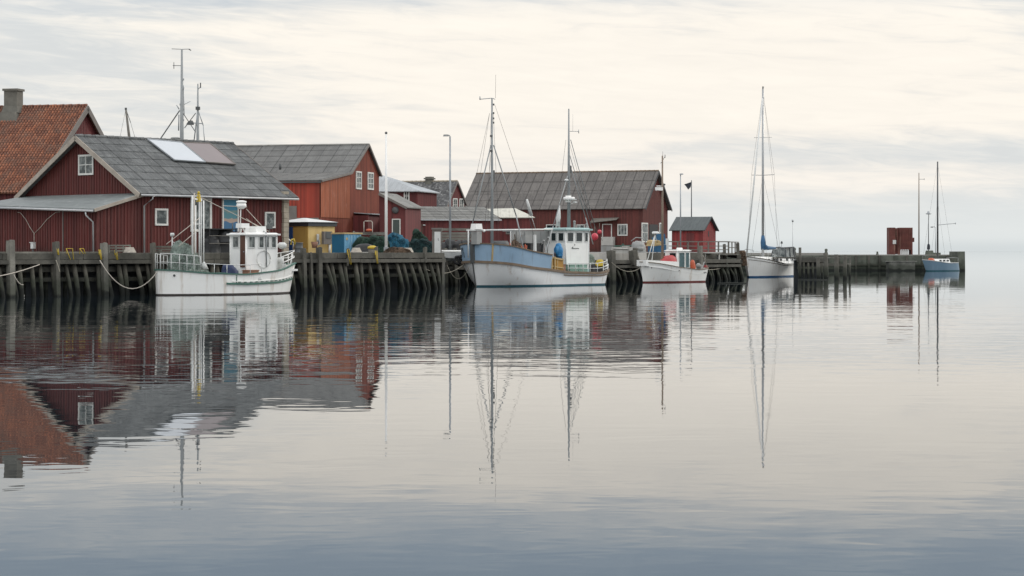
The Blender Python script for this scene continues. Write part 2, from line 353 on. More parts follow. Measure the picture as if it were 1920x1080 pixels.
# ------------------------------------------------------------------ mesh builder
class MB:
    def __init__(s): s.v = []; s.f = []; s.mi = []; s.sm = []; s.tf = None
    def add(s, vs, fs, mi=0, smooth=False):
        o = len(s.v)
        for p in vs:
            p = Vector(p)
            s.v.append(s.tf(p) if s.tf else p)
        for f in fs:
            s.f.append([i + o for i in f]); s.mi.append(mi); s.sm.append(smooth)
        return s
    def box(s, c, d, rz=0.0, mi=0, taper=1.0, shift=(0, 0)):
        hx, hy, hz = d[0] / 2, d[1] / 2, d[2] / 2
        cs, sn = math.cos(rz), math.sin(rz)
        vs = []
        for z in (-1, 1):
            k = taper if z > 0 else 1.0
            ox, oy = shift if z > 0 else (0, 0)
            for x, y in ((-1, -1), (1, -1), (1, 1), (-1, 1)):
                px, py = x * hx * k + ox, y * hy * k + oy
                vs.append((c[0] + px * cs - py * sn, c[1] + px * sn + py * cs, c[2] + z * hz))
        return s.add(vs, [(3, 2, 1, 0), (4, 5, 6, 7), (0, 1, 5, 4), (1, 2, 6, 5), (2, 3, 7, 6), (3, 0, 4, 7)], mi)
    def beam(s, p, q, w, h, mi=0, up=(0, 0, 1)):
        p, q = Vector(p), Vector(q); d = (q - p)
        if d.length < 1e-6: return s
        d.normalize(); a = d.cross(Vector(up))
        if a.length < 1e-4: a = d.cross(Vector((1, 0, 0)))
        a.normalize(); b = a.cross(d).normalized()
        vs = [e + a * (i * w / 2) + b * (j * h / 2) for e in (p, q) for i, j in ((-1, -1), (1, -1), (1, 1), (-1, 1))]
        return s.add(vs, [(3, 2, 1, 0), (4, 5, 6, 7), (0, 1, 5, 4), (1, 2, 6, 5), (2, 3, 7, 6), (3, 0, 4, 7)], mi)
    def tube(s, pts, r, n=6, mi=0, smooth=True):
        pts = [Vector(p) for p in pts]
        rs = r if isinstance(r, (list, tuple)) else [r] * len(pts)
        if len(rs) != len(pts): rs = [rs[0] + (rs[-1] - rs[0]) * i / (len(pts) - 1) for i in range(len(pts))]
        vs = []; fs = []
        for i, p in enumerate(pts):
            d = (pts[min(i + 1, len(pts) - 1)] - pts[max(i - 1, 0)])
            if d.length < 1e-9: d = Vector((0, 0, 1))
            d.normalize()
            ref = Vector((0, 0, 1)) if abs(d.z) < 0.9 else Vector((1, 0, 0))
            a = d.cross(ref).normalized(); b = a.cross(d).normalized()
            for k in range(n):
                t = 2 * math.pi * k / n
                vs.append(p + (a * math.cos(t) + b * math.sin(t)) * rs[i])
        for i in range(len(pts) - 1):
            for k in range(n):
                k2 = (k + 1) % n
                fs.append((i * n + k, i * n + k2, (i + 1) * n + k2, (i + 1) * n + k))
        fs.append(tuple(range(n))); fs.append(tuple(range((len(pts) - 1) * n, len(pts) * n))[::-1])
        return s.add(vs, fs, mi, smooth)
    def lathe(s, c, prof, n=12, mi=0, smooth=True):
        vs = []; fs = []
        for r, z in prof:
            for k in range(n):
                t = 2 * math.pi * k / n
                vs.append((c[0] + r * math.cos(t), c[1] + r * math.sin(t), c[2] + z))
        for i in range(len(prof) - 1):
            for k in range(n):
                k2 = (k + 1) % n
                fs.append((i * n + k, i * n + k2, (i + 1) * n + k2, (i + 1) * n + k))
        fs.append(tuple(range(n))[::-1]); fs.append(tuple(range((len(prof) - 1) * n, len(prof) * n)))
        return s.add(vs, fs, mi, smooth)
    def ball(s, c, r, n=8, mi=0):
        rr = r if isinstance(r, (tuple, list)) else (r, r, r)
        vs = [(c[0], c[1], c[2] - rr[2])]
        for i in range(1, n):
            ph = math.pi * i / n - math.pi / 2
            for k in range(n + 2):
                t = 2 * math.pi * k / (n + 2)
                vs.append((c[0] + rr[0] * math.cos(ph) * math.cos(t), c[1] + rr[1] * math.cos(ph) * math.sin(t), c[2] + rr[2] * math.sin(ph)))
        vs.append((c[0], c[1], c[2] + rr[2]))
        q = n + 2; fs = []
        for k in range(q): fs.append((0, 1 + (k + 1) % q, 1 + k))
        for i in range(n - 2):
            for k in range(q):
                a = 1 + i * q; k2 = (k + 1) % q
                fs.append((a + k, a + k2, a + q + k2, a + q + k))
        e = len(vs) - 1; a = 1 + (n - 2) * q
        for k in range(q): fs.append((a + k, a + (k + 1) % q, e))
        return s.add(vs, fs, mi, True)
    def heap(s, c, r, seed=0, mi=0, n=22, rough=0.28, fr=1.3):
        """lumpy pile: a dome pushed about by noise, with folds"""
        vs = []; fs = []; m = 12
        for i in range(m + 1):
            t = i / m
            for k in range(n):
                a = 2 * math.pi * k / n
                c1, s1 = math.cos(t * math.pi / 2) ** 0.6, math.sin(t * math.pi / 2) ** 0.85
                x, y, z = math.cos(a) * c1, math.sin(a) * c1, s1
                q = Vector((x * r[0], y * r[1], z * r[2]))
                nz = mnoise.noise(q * (1.5 * fr) + Vector((seed * 7.1, 0, seed)))
                n2 = abs(mnoise.noise(q * (3.6 * fr) + Vector((seed, 3, 0)))) - .25
                n3 = mnoise.noise(q * 11.0 + Vector((0, seed, 3)))
                kf = 1 + rough * (nz * .85 - n2 * .55 + n3 * .16)
                vs.append((c[0] + r[0] * x * kf, c[1] + r[1] * y * kf, c[2] + r[2] * z * (1 + (kf - 1) * .7 if t > 0 else 1)))
        for i in range(m):
            for k in range(n):
                k2 = (k + 1) % n
                fs.append((i * n + k, i * n + k2, (i + 1) * n + k2, (i + 1) * n + k))
        return s.add(vs, fs, mi, True)
    def poly(s, pts, mi=0): return s.add(pts, [tuple(range(len(pts)))], mi)
    def slab(s, pts, d, mi=0):
        """polygon given thickness along vector d"""
        n = len(pts); pts = [Vector(p) for p in pts]; d = Vector(d)
        vs = pts + [p + d for p in pts]
        fs = [tuple(range(n))[::-1], tuple(range(n, 2 * n))] + [(i, (i + 1) % n, (i + 1) % n + n, i + n) for i in range(n)]
        return s.add(vs, fs, mi)
    def build(s, name, mats, parent=None, loc=None, fix=True):
        me = bpy.data.meshes.new(name)
        vs = s.v
        if loc is not None:
            L = Vector(loc); vs = [v - L for v in vs]
        me.from_pydata([tuple(v) for v in vs], [], s.f)
        if not isinstance(mats, (list, tuple)): mats = [mats]
        for m in mats: me.materials.append(M[m])
        me.polygons.foreach_set('material_index', s.mi)
        me.polygons.foreach_set('use_smooth', s.sm)
        me.update()
        if fix:
            bm = bmesh.new(); bm.from_mesh(me)
            bmesh.ops.recalc_face_normals(bm, faces=bm.faces)
            bm.to_mesh(me); bm.free()
        o = bpy.data.objects.new(name, me)
        COL.objects.link(o)
        if parent is not None: o.parent = parent
        if loc is not None: o.location = loc
        return o
def tag(o, label, cat, group=None, kind=None):
    if label: o['label'] = label
    if cat: o['category'] = cat
    if group: o['group'] = group
    if kind: o['kind'] = kind
    return o
def thing(name, label, cat, loc, rz=0.0, group=None):
    o = bpy.data.objects.new(name, None); COL.objects.link(o)
    o.empty_display_size = 0.3
    o.location = loc; o.rotation_euler = (0, 0, rz)
    return tag(o, label, cat, group)
def P(px, py, Yd):            # a photo pixel at a known distance
    return Vector(((px - 960) / F * Yd, Yd, H + (HOR - py) / F * Yd))
class Fr:
    """a local frame (origin, heading) that can tell where a photo pixel meets one of its planes"""
    def __init__(s, x, y, z, ang): s.o = Vector((x, y, z)); s.a = ang; s.c = math.cos(ang); s.s = math.sin(ang)
    def loc(s, v):
        d = v - s.o; return Vector((d.x * s.c + d.y * s.s, -d.x * s.s + d.y * s.c, d.z))
    def hit(s, px, py, ax, val):
        o = s.loc(Vector((0, 0, H)))
        r = Vector(((px - 960) / F, 1, (HOR - py) / F))
        r = Vector((r.x * s.c + r.y * s.s, -r.x * s.s + r.y * s.c, r.z))
        i = 'xyz'.index(ax)
        t = (val - o[i]) / r[i]
        return o + r * t

# ------------------------------------------------------------------ water
def water_mat():
    m, g = newmat('calm harbour water')
    tc = g.n('ShaderNodeTexCoord').outputs['Object']
    s = g.n('ShaderNodeSeparateXYZ', [tc]).outputs
    pat = g.noise(g.comb(g.m('MULTIPLY', s[0], 0.011), g.m('MULTIPLY', s[1], 0.034), 4.0), 1.0, 2.0, 0.5, 0.6)
    pat = g.ramp(pat, 0.42, 0.66)
    # ruffled belt of water between the boats and the open foreground
    belt = g.m('MULTIPLY', g.ramp(s[1], 36.0, 50.0), g.ramp(s[1], 125.0, 85.0))
    amp = g.m('ADD', 0.36, g.m('ADD', g.m('MULTIPLY', pat, 0.24), g.m('MULTIPLY', belt, 0.95)))
    def wv(sx_, sy_, z, det, rough, dist, A):
        n = g.noise(g.comb(g.m('MULTIPLY', s[0], sx_), g.m('MULTIPLY', s[1], sy_), z), 1.0, det, rough, dist)
        return g.m('MULTIPLY', n, A)
    h = g.m('ADD', wv(0.55, 0.95, 1.7, 2.0, 0.45, 0.4, 0.0070), g.m('MULTIPLY', wv(0.13, 0.26, 5.1, 1.0, 0.5, 0.3, 0.012), g.ramp(s[1], 22.0, 60.0)))
    h = g.m('ADD', h, wv(2.2, 3.0, 9.3, 1.0, 0.5, 0.2, 0.0012))
    h = g.m('MULTIPLY', h, amp)
    b = g.n('ShaderNodeBump', {'Height': h, 'Distance': 1.0, 'Strength': 1.0}).outputs[0]
    p = g.n('ShaderNodeBsdfPrincipled', {'Base Color': (0.010, 0.017, 0.021, 1), 'Roughness': 0.012, 'IOR': 1.34, 'Normal': b})
    g.n('ShaderNodeOutputMaterial', [p.outputs[0]])
    return m
M['water'] = water_mat()
mb = MB()
xs = [-4500, -600, -150, 0, 150, 600, 4500]; ys = [-40, 20, 60, 120, 260, 800, 8200]
mb.add([(x, y, 0) for y in ys for x in xs], [(j * 7 + i, j * 7 + i + 1, (j + 1) * 7 + i + 1, (j + 1) * 7 + i) for j in range(6) for i in range(6)])
tag(mb.build('water', 'water'), None, None, None, 'structure')
# sea bed below everything, so nothing floats over a void
mb = MB(); mb.box((0, 1000, -6), (3000, 2400, 0.5)); tag(mb.build('sea_bed', 'mole'), None, None, None, 'structure')

# ------------------------------------------------------------------ land behind the quays
GZ = 2.33
UA = Vector((0.6546, 0.7560, 0)); NA = Vector((-0.7560, 0.6546, 0))
def lineA(x): return Vector((x, 145.7 + 1.155 * x, 0))
def lineB(x): return Vector((x, 159.7 + 1.150 * x, 0))
A0, A1 = lineA(-42), lineA(-4.6)
B0, B1 = lineB(-4.8), lineB(19.3)
C1 = Vector((21.5, 212, 0))
mb = MB()
edge = [A0 + NA * 1.9, A1 + NA * 1.9 + UA * -1.2, B0 + NA * 1.9 + UA * -0.6, B1 + NA * 1.9 + UA * -1.0, C1 + Vector((-1.6, 0.5, 0)), Vector((26.8, 269, 0)), Vector((27, 325, 0)), Vector((-170, 380, 0)), Vector((-150, 100, 0))]
mb.slab([(p.x, p.y, -2.5) for p in edge], (0, 0, 2.5 + GZ))
tag(mb.build('ground', 'ground'), None, None, None, 'structure')

def catenary(p, q, sag, n=12):
    p, q = Vector(p), Vector(q)
    return [p.lerp(q, i / n) - Vector((0, 0, sag * 4 * (i / n) * (1 - i / n))) for i in range(n + 1)]

# ------------------------------------------------------------------ timber quay, left
def quay(name, label, p0, p1, front_from, spacing, tz, beams, backing, posts, seed, lean=(0.26, 0.50)):
    rr = random.Random(seed)
    d = (p1 - p0); L = d.length; ang = math.atan2(d.y, d.x)
    fr = Fr(p0.x, p0.y, 0, ang)
    q = thing(name, label, 'quay', (p0.x, p0.y, 0), ang)
    dk = MB()
    x = 0
    while x < L:
        w = min(0.24, L - x)
        dk.box((x + w / 2, 1.05, tz - 0.035 + rr.uniform(-.006, .006)), (w - 0.02, 2.1, 0.07)); x += 0.24
    dk.build('deck', 'timberlight', q)
    for nm, z0, z1, y0, th, mt in beams:
        b = MB(); x = 0
        while x < L - 0.1:
            l = min(rr.uniform(4.2, 6.5), L - x)
            b.box((x + l / 2, y0, (z0 + z1) / 2 + rr.uniform(-.015, .015)), (l - 0.03, th + rr.uniform(-.02, .02), z1 - z0)); x += l
        b.build(nm, mt, q)
    bw = MB(); bw.box((L / 2, 1.75, -0.2), (L, 0.14, 4.4)); bw.build('back_wall', backing, q)
    top = beams[1][1]
    x = front_from
    while x < L:
        b = MB(); xx = x + rr.uniform(-.12, .12); r = rr.uniform(.10, .15); ln = rr.uniform(.4, 1.1) * lean[1]
        zt = top + rr.uniform(-.06, .02); sk = lean[0] * rr.uniform(-.5, 1.2)
        b.tube([(xx, -0.02, zt), (xx + sk * .5 + rr.uniform(-.02, .02), -0.06 - ln * .5, zt * .45), (xx + sk * 1.4, -0.1 - ln * 1.4, -1.5)], [r * .95, r, r * 1.1], 8)
        b.build('pile', 'pile', q)
        x += spacing * rr.uniform(.72, 1.28)
    x = front_from + 0.4
    while x < L:        # inner row, half seen in the dark
        b = MB(); b.tube([(x, 1.1, tz - 0.1), (x + rr.uniform(-.1, .1), 1.15, -1.5)], 0.13, 7); x += spacing * 1.9
        b.build('inner_pile', 'pile', q)
    for px, pyt, w, pyb, mt in posts:
        h = fr.hit(px, pyt, 'y', -0.28)
        b = MB(); zb = -1.5 if pyb is None else fr.hit(px, pyb, 'y', -0.28).z
        lx = rr.uniform(-.06, .06)
        b.beam((h.x + lx, -0.28, h.z), (h.x, -0.28 - (0.15 if pyb is None else 0), zb), w, w * rr.uniform(.8, 1), 0, (1, 0, 0))
        b.tube([(h.x + lx + w * .18, -0.3, h.z + 0.035), (h.x, -0.3, zb * .5 + h.z * .5)], w * .36, 7)
        b.build('mooring_post', mt, q)
    return q, fr, L
qa, frA, LA = quay('timber_quay', 'long weathered timber quay on closely set raking piles, in front of the left red buildings', A0, A1, 0.4, 0.74, 2.37,
    [('top_beam', 2.02, 2.36, -0.06, 0.34, 'timber'), ('waling', 1.76, 1.985, -0.20, 0.30, 'timber'), ('inner_waling', 1.32, 1.60, 0.35, 0.2, 'timber'), ('brace', 0.80, 1.02, 0.5, 0.16, 'timber')],
    'slate', [(18, 451, .36, None, 'timberlight'), (105, 454, .32, None, 'timber'), (195, 456, .30, None, 'timberlight'), (287, 456, .26, None, 'timber'),
    (300, 470, .24, None, 'timber'), (569, 466, .26, None, 'timber'), (583, 474, .2, None, 'timber'), (597, 464, .28, None, 'timber'), (651, 466, .14, 498, 'timber'),
    (706, 463, .16, 492, 'timber'), (797, 464, .2, 492, 'timber')], 3)
# pale strip of kerb along the edge beam
k = MB(); k.box((LA * .33, 0.12, 2.41), (LA * .40, 0.2, 0.075)); k.build('kerb', 'timberlight', qa)
qb, frB, LB = quay('harbour_quay', 'lower green-stained piled quay behind the blue fishing boat and the white motor boat', B0, B1, 0.4, 0.80, 1.76,
    [('top_beam', 1.46, 1.75, -0.06, 0.34, 'timber'), ('waling', 1.12, 1.34, -0.18, 0.26, 'timber')],
    'slate', [(1145, 470, .55, None, 'timber'), (1187, 470, .5, 497, 'timber'), (852, 466, .3, None, 'timber'), (833, 466, .32, None, 'timber'), (815, 466, .3, None, 'timber'), (1313, 462, .34, None, 'timberlight')], 5)
xa_, xb_ = frB.hit(1080, 480, 'y', 1.4).x, frB.hit(1212, 480, 'y', 1.4).x; xe = frB.hit(872, 480, 'y', 1.4).x
w = MB(); w.box(((xa_ + xb_) / 2, 1.53, 2.03), (xb_ - xa_, 0.3, 0.62)); w.build('edge_wall', 'lightwall', qb)
w = MB(); w.box((xe / 2, 1.53, 2.03), (xe, 0.3, 0.62)); w.build('edge_wall', 'lightwall', qb)
w = MB(); w.box((LB / 2, 1.60, 2.02), (LB, 0.3, 0.60)); w.build('edge_boards', 'timber', qb)
d = C1 - B1
qc, frC, LC = quay('inner_quay', 'short piled quay corner behind the moored sailing yacht', B1, C1, 0.3, 1.1, 2.2,
    [('top_beam', 1.85, 2.18, -0.06, 0.34, 'timber'), ('waling', 1.4, 1.65, -0.2, 0.3, 'timber')], 'slate', [(1358, 458, .34, None, 'timber'), (1383, 456, .3, None, 'timber')], 9)
# quay return between the two timber quays (edge on to the camera)
w = MB(); w.slab([(A1.x, A1.y, -1.5), (A1.x + .1, A1.y + .3, -1.5), (B0.x, B0.y, -1.5), (B0.x - 1.5, B0.y - .2, -1.5), (A1.x - 1.6, A1.y + 1.2, -1.5)], (0, 0, 3.6))
tag(w.build('quay_return', 'timber', None, (A1.x, A1.y, 0)), 'dark timber return wall at the step between the two quays', 'quay wall')

# jetty end right of the yacht
JZ = 2.02
j = thing('jetty', 'small dark piled jetty end beside the yacht stern', 'jetty', (26.6, 199.5, 0), math.radians(20))
b = MB(); b.box((1.5, 2.6, JZ - .2), (3.2, 6.2, 0.14)); b.build('deck', 'timber', j)
b = MB(); b.box((1.5, -.45, JZ - .45), (3.3, 0.22, 0.3)); b.box((3.05, 2.6, JZ - .5), (0.2, 6.0, 0.3)); b.box((1.5, -.4, .9), (3.2, .16, .2)); b.build('edge_beam', 'timber', j)
b = MB(); b.box((1.5, 0.5, 0), (3.0, 0.2, 3.2)); b.build('back_wall', 'slate', j)
for i in range(7):
    b = MB(); b.tube([(0.05 + i * .47, -0.4, JZ - .4), (0.0 + i * .49, -0.65, -1.4)], .12, 7); b.build('pile', 'pile', j)
b = MB(); b.tube([P(1500, 464, 199) - Vector((26.6, 199.5, 0)), P(1500, 525, 199) - Vector((26.6, 199.5, 0.5))], .13, 8); b.tf = None
o = b.build('mooring_post', 'timber', None, None); o.parent = j
o.matrix_parent_inverse = Matrix.Rotation(-math.radians(20), 4, 'Z')
# free standing piles in the water
for i, (px, top, bot, r, lab) in enumerate([(1535, 483, 521.5, .17, 'dark leaning pile standing in the water just off the jetty end'), (1549, 474, 521.5, .20, 'thick dark pile under the hooded post top, second from the jetty'),
        (1568.5, 477, 522.5, .19, 'weedy pile carrying the plank walkway, standing free in the water'), (1585, 478, 522.5, .17, 'square pale pile with a small frame on its right side'),
        (1594, 481, 520.0, .10, 'thin rightmost pile standing in the water before the mole')]):
    Yd = H * F / (bot - HOR); p = P(px, bot, Yd); z = H + (HOR - top) / F * Yd
    b = MB(); b.tube([(p.x, p.y, -1.5), (p.x + R.uniform(-.05, .05), p.y, .5), (p.x + R.uniform(-.08, .08), p.y, z)], [r * 1.15, r * 1.1, r * .95], 9)
    tag(b.build('mooring_pile', 'timber', None, (p.x, p.y, 0)), lab, 'mooring pile', 'piles standing free in the water')
b = thing('plank_walkway', 'narrow grey plank walkway carried by the free piles in front of the mole', 'walkway', (P(1537, 480, 197).x, 197, 0))
ox = P(1537, 480, 197).x
m_ = MB(); m_.box((1.3, 0.3, 1.86), (3.2, 0.7, 0.1)); m_.build('plank', 'timberlight', b)
m_ = MB(); m_.box((1.2, 0.05, 1.2), (2.6, 0.14, 0.28)); m_.build('rail_board', 'timber', b)
m_ = MB(); m_.box((2.65, 0.1, 1.28), (.5, 0.08, 0.08)); m_.build('cross_piece', 'timberlight', b)

# ------------------------------------------------------------------ mole
MX0, MX1, MY = 24.0, 56.5, 267.0
m_ = thing('harbour_mole', 'long low weedy concrete mole closing the harbour on the right', 'mole', (MX0, MY, 0))
b = MB(); L = MX1 - MX0
x = 0
while x < L - .1:
    l = min(3.4, L - x); b.box((x + l / 2, 2.5, 0.35), (l - .05, 5.0 + R.uniform(-.04, .04), 3.1)); x += 3.4
b.build('body', 'mole', m_)
b = MB(); b.box((7.6, 2.8, 2.06), (15.2, 3.6, 0.32)); b.box((23, 2.6, 1.955), (15.6, 4.6, 0.11)); b.build('coping', 'molecap', m_)
b = MB(); b.box((L / 2, -.08, .72), (L, 0.16, .18)); b.build('waling', 'timber', m_)
for px in (1572, 1605, 1629, 1649, 1700, 1776):
    p = P(px, 500, MY); b = MB(); b.box((p.x - MX0, -.12, .9), (.24, .2, 2.0)); b.build('fender_post', 'timber', m_)
b = MB(); b.box((L - .3, 2.4, 1.15), (.95, 5.3, 2.5), 0, 0, .96); b.build('end_block', 'mole', m_)
b = MB(); b.box((L - 4.1, .8, 2.25), (1.0, .8, .55), 0, 0, .8); b.box((L - 3.2, .8, 2.1), (.9, .7, .3)); b.build('block', 'mole', m_)
p = P(1665, 508, 264); q_ = P(1717, 508, 264)
b = MB(); b.box(((p.x + q_.x) / 2, 265.0, .35), (q_.x - p.x - .2, 2.2, 1.6)); b.box(((p.x + q_.x) / 2, 265.0, 1.17), (q_.x - p.x + .3, 2.4, .1))
tag(b.build('landing_block', 'blockwall', None, ((p.x + q_.x) / 2, 265.0, 0)), 'grey masonry landing block in the water in front of the mole below the rusty tower', 'landing stage')
for px, py, w, h, lab in ((1645, 473.5, .28, .4, 'small bollard on the mole left of the rusty tower'), (1549, 466, .42, .75, 'hooded stump standing on the mole above the free piles'), (1489, 470, .5, .9, 'square grey block on the mole behind the yacht stern')):
    p = P(px, py, MY + 1.2)
    b = MB(); b.lathe((p.x, p.y, 2.0), [(w * .62, 0), (w * .55, h * .3), (w * .36, h * .5), (w * .5, h * .8), (w * .3, h)], 9)
    tag(b.build('bollard', 'mole', None, (p.x, p.y, 2.0)), lab, 'bollard')
# rusty steel tower on the mole
p0, p1 = P(1666, 477, 269.5), P(1710, 477, 269.5); w = p1.x - p0.x; ht = H + 43 / F * 269.5 - 2.0
t = thing('steel_tower', 'tall rusty red steel housing standing on the mole', 'steel housing', (p0.x, 269.0, 2.0))
b = MB()
b.box((w * .13, .9, ht / 2 + .02), (w * .26, 1.8, ht)); b.box((w * .72, .9, ht / 2 + .32), (w * .55, 1.8, ht - .62)); b.box((w * .36, .95, ht / 2), (w * .2, 1.5, ht * .97)); b.box((w * .97, .9, ht / 2), (w * .06, 1.7, ht))
for i in range(6): b.box((w * (.47 + i * .09), -.03, ht * .55), (.05, .06, ht * .78))
b.build('body', 'rust', t)
b = MB(); b.beam((w * .38, -.1, 0), (w * .34, -.1, ht * .97), .22, .1); b.beam((w * .44, -.1, 0), (w * .45, -.1, ht * .97), .16, .1); b.build('mast_rail', 'rust', t)
b = MB(); b.box((w * .22, -.03, ht * .47), (.42, .05, .5)); b.build('notice', 'whitedull', t)
b = MB(); b.box((w + .14, .6, ht * .55), (.28, .4, .55)); b.build('side_box', 'rust', t)
b = MB(); b.box((w * .66, .2, .3), (w * .32, .1, .56)); b.build('opening', 'whitedull', t)
# poles on the mole
def pole(name, px, pyt, pyb, Yd, r, mat, label, cat, r2=None, zbase=None, group=None):
    p = P(px, pyb, Yd); zb = p.z if zbase is None else zbase; zt = H + (HOR - pyt) / F * Yd
    t = thing(name, label, cat, (p.x, Yd, zb), 0, group)
    b = MB(); b.tube([(0, 0, 0), (0, 0, (zt - zb) * .5), (0, 0, zt - zb)], [r, r * .9, r2 or r * .6], 8); b.build('post', mat, t)
    return t, zt - zb, Yd / F
t, hh, k = pole('signal_mast', 1723, 324, 478, 270, .085, 'mastwood', 'tall thin pale mast with a short arm, on the mole between tower and blue yacht', 'mast')
b = MB(); b.tube([(0, 0, hh - 12 * k), (10 * k, 0, hh - 12 * k)], .03, 5); b.tube([(10 * k, 0, hh - 13.5 * k), (10 * k, 0, hh - 10 * k)], .03, 5); b.build('arm', 'steel', t)
t, hh, k = pole('harbour_light', 1741, 402, 478, 270, .06, 'steeld', 'thin harbour light pole with a lantern cage on top, left of the blue yacht mast', 'light')
b = MB(); b.lathe((0, 0, hh), [(.10, 0), (.36, .04), (.36, .12), (.16, .14), (.16, .34), (.05, .42)], 10); b.build('lantern', 'steel', t)
b = MB(); b.heap((0, 0, hh - 66 * k), (.2, .2, .7), 3, 0, 10, .2); b.build('flag_bundle', 'fabric_dark', t)
t, hh, k = pole('street_lamp', 1754, 427, 478, 270, .045, 'steel', 'small hooked lamp on the mole behind the blue yacht', 'lamp', None, None, 'street lamps')
b = MB(); b.tube([(0, 0, hh), (-.1, 0, hh + .12), (-.35, 0, hh + .12)], .03, 5); b.build('arm', 'steel', t)
b = MB(); b.box((-.45, 0, hh + .08), (.3, .16, .12)); b.build('lamp_head', 'steeld', t)

# ------------------------------------------------------------------ house kit
def prof_z(prof, y):
    for (ya, za), (yb, zb) in zip(prof, prof[1:]):
        if ya <= y <= yb: return za + (zb - za) * (y - ya) / (yb - ya)
    return prof[0][1] if y < prof[0][0] else prof[-1][1]
def walls(mb, x0, x1, prof, z0=0.0, mi=0, batten=0.24, bw=0.05, bd=0.028, sides=('front', 'back', 'left', 'right'), gmi=None):
    y0, y1 = prof[0][0], prof[-1][0]
    if 'front' in sides: mb.poly([(x0, y0, z0), (x1, y0, z0), (x1, y0, prof[0][1]), (x0, y0, prof[0][1])], mi)
    if 'back' in sides: mb.poly([(x0, y1, z0), (x0, y1, prof[-1][1]), (x1, y1, prof[-1][1]), (x1, y1, z0)], mi)
    for nm, x in (('left', x0), ('right', x1)):
        if nm in sides: mb.poly([(x, y0, z0), (x, y1, z0)] + [(x, y, z) for y, z in reversed(prof)], mi)
    if batten:
        n = int((x1 - x0) / batten)
        if 'front' in sides:
            for i in range(n + 1):
                x = x0 + (x1 - x0) * i / n; mb.box((x, y0 - bd / 2, (z0 + prof[0][1]) / 2), (bw, bd, prof[0][1] - z0), 0, mi)
        n = int((y1 - y0) / batten)
        for nm, x, s in (('left', x0, -1), ('right', x1, 1)):
            if nm in sides:
                for i in range(n + 1):
                    y = y0 + (y1 - y0) * i / n; z = prof_z(prof, y)
                    mb.box((x + s * bd / 2, y, (z0 + z) / 2), (bd, bw, z - z0), 0, mi)
def roof_plane(mb, x0, x1, pa, pb, wave=0.18, amp=0.022, row=1.0, lap=0.03, th=0.09, sub=4, rag=0.0, seed=1):
    """a corrugated or pantiled slope from low edge pa=(y,z) to high edge pb=(y,z), with stepped laps and an under side"""
    rr = random.Random(seed)
    a = Vector((0, pa[0], pa[1])); b = Vector((0, pb[0], pb[1])); d = b - a; L = d.length; d.normalize()
    n = Vector((0, -d.z, d.y)) if d.y > 0 else Vector((0, d.z, -d.y))
    if n.z < 0: n = -n
    nx = max(2, int((x1 - x0) / wave * sub)); nr = max(1, int(round(L / row)))
    vs = []; fs = []
    for j in range(nr):
        t0, t1 = L * j / nr, L * (j + 1) / nr
        o = len(vs)
        for t, up in ((t0, lap), (t1, 0.0)):
            for i in range(nx + 1):
                x = x0 + (x1 - x0) * i / nx
                ph = (x / wave) % 1.0
                w = amp * math.cos(2 * math.pi * ph)
                e = rr.uniform(-rag, rag) if rag else 0
                vs.append(a + d * t + n * (th + w + up + e) + Vector((x, 0, 0)))
        for i in range(nx): fs.append((o + i, o + i + 1, o + nx + 1 + i + 1, o + nx + 1 + i))
        # little riser at the lap
        o2 = len(vs)
        for i in range(nx + 1): vs.append(vs[o + i] - n * (lap + .01))
        for i in range(nx): fs.append((o + i, o2 + i, o2 + i + 1, o + i + 1))
    mb.add(vs, fs, 0, False)
    q = [a + Vector((x0, 0, 0)), a + Vector((x1, 0, 0)), b + Vector((x1, 0, 0)), b + Vector((x0, 0, 0))]
    mb.slab(q, n * (th - amp - 0.004))
def add_roof(parent, mat, x0, x1, prof, oe=0.4, og=0.35, name='roof', ridge=True, ridge_mat=None, **kw):
    """slopes over every profile segment; the outer ones overhang the eaves"""
    top = max(range(len(prof)), key=lambda i: prof[i][1])
    mb = MB()
    for i in range(len(prof) - 1):
        (ya, za), (yb, zb) = prof[i], prof[i + 1]
        if zb >= za: lo, hi = (ya, za), (yb, zb)
        else: lo, hi = (yb, zb), (ya, za)
        lo_, hi_ = Vector(lo), Vector(hi); dd = (lo_ - hi_).normalized()
        if i == 0 or i == len(prof) - 2: lo_ = lo_ + dd * oe
        roof_plane(mb, x0 - og, x1 + og, (lo_.x, lo_.y), (hi_.x, hi_.y), seed=i + 3, **kw)
    r = mb.build(name, mat, parent, None, False)
    if ridge:
        y, z = prof[top]; c = MB(); x = x0 - og
        while x < x1 + og - .05:
            l = min(.62, x1 + og - x); c.tube([(x, y, z + .09), (x + l - .02, y, z + .105)], [.12, .135], 8); x += .62
        c.build('ridge_cap', ridge_mat or mat, r)
    return r
def add_barge(parent, mat, x, sgn, prof, oe=0.4, og=0.35, w=0.24, th=0.05, name='bargeboard'):
    for i in range(len(prof) - 1):
        a, b = Vector(prof[i]), Vector(prof[i + 1]); d = (b - a).normalized()
        if i == 0: a = a - d * oe
        if i == len(prof) - 2: b = b + d * oe
        n = Vector((-d.y, d.x))
        if n.y < 0: n = -n
        xx = x + sgn * (og + .012)
        pts = [a + n * .115, b + n * .115, b + n * (.115 - w), a + n * (.115 - w)]
        mb = MB(); mb.slab([(xx, p.x, p.y) for p in pts], (sgn * th, 0, 0)); mb.build(name, mat, parent)
def gutter(parent, x0, x1, y, z, mat='gutter', r=.07):
    b = MB(); b.tube([(x0, y, z), (x1, y, z - .02)], r, 8); return b.build('gutter', mat, parent)
def tfm(face, ref):
    """maps (t along wall, d out of wall, z) to local coordinates"""
    if face == 'front': return lambda p: Vector((p.x, ref - p.y, p.z))
    if face == 'right': return lambda p: Vector((ref + p.y, p.x, p.z))
    return lambda p: Vector((ref - p.y, p.x, p.z))
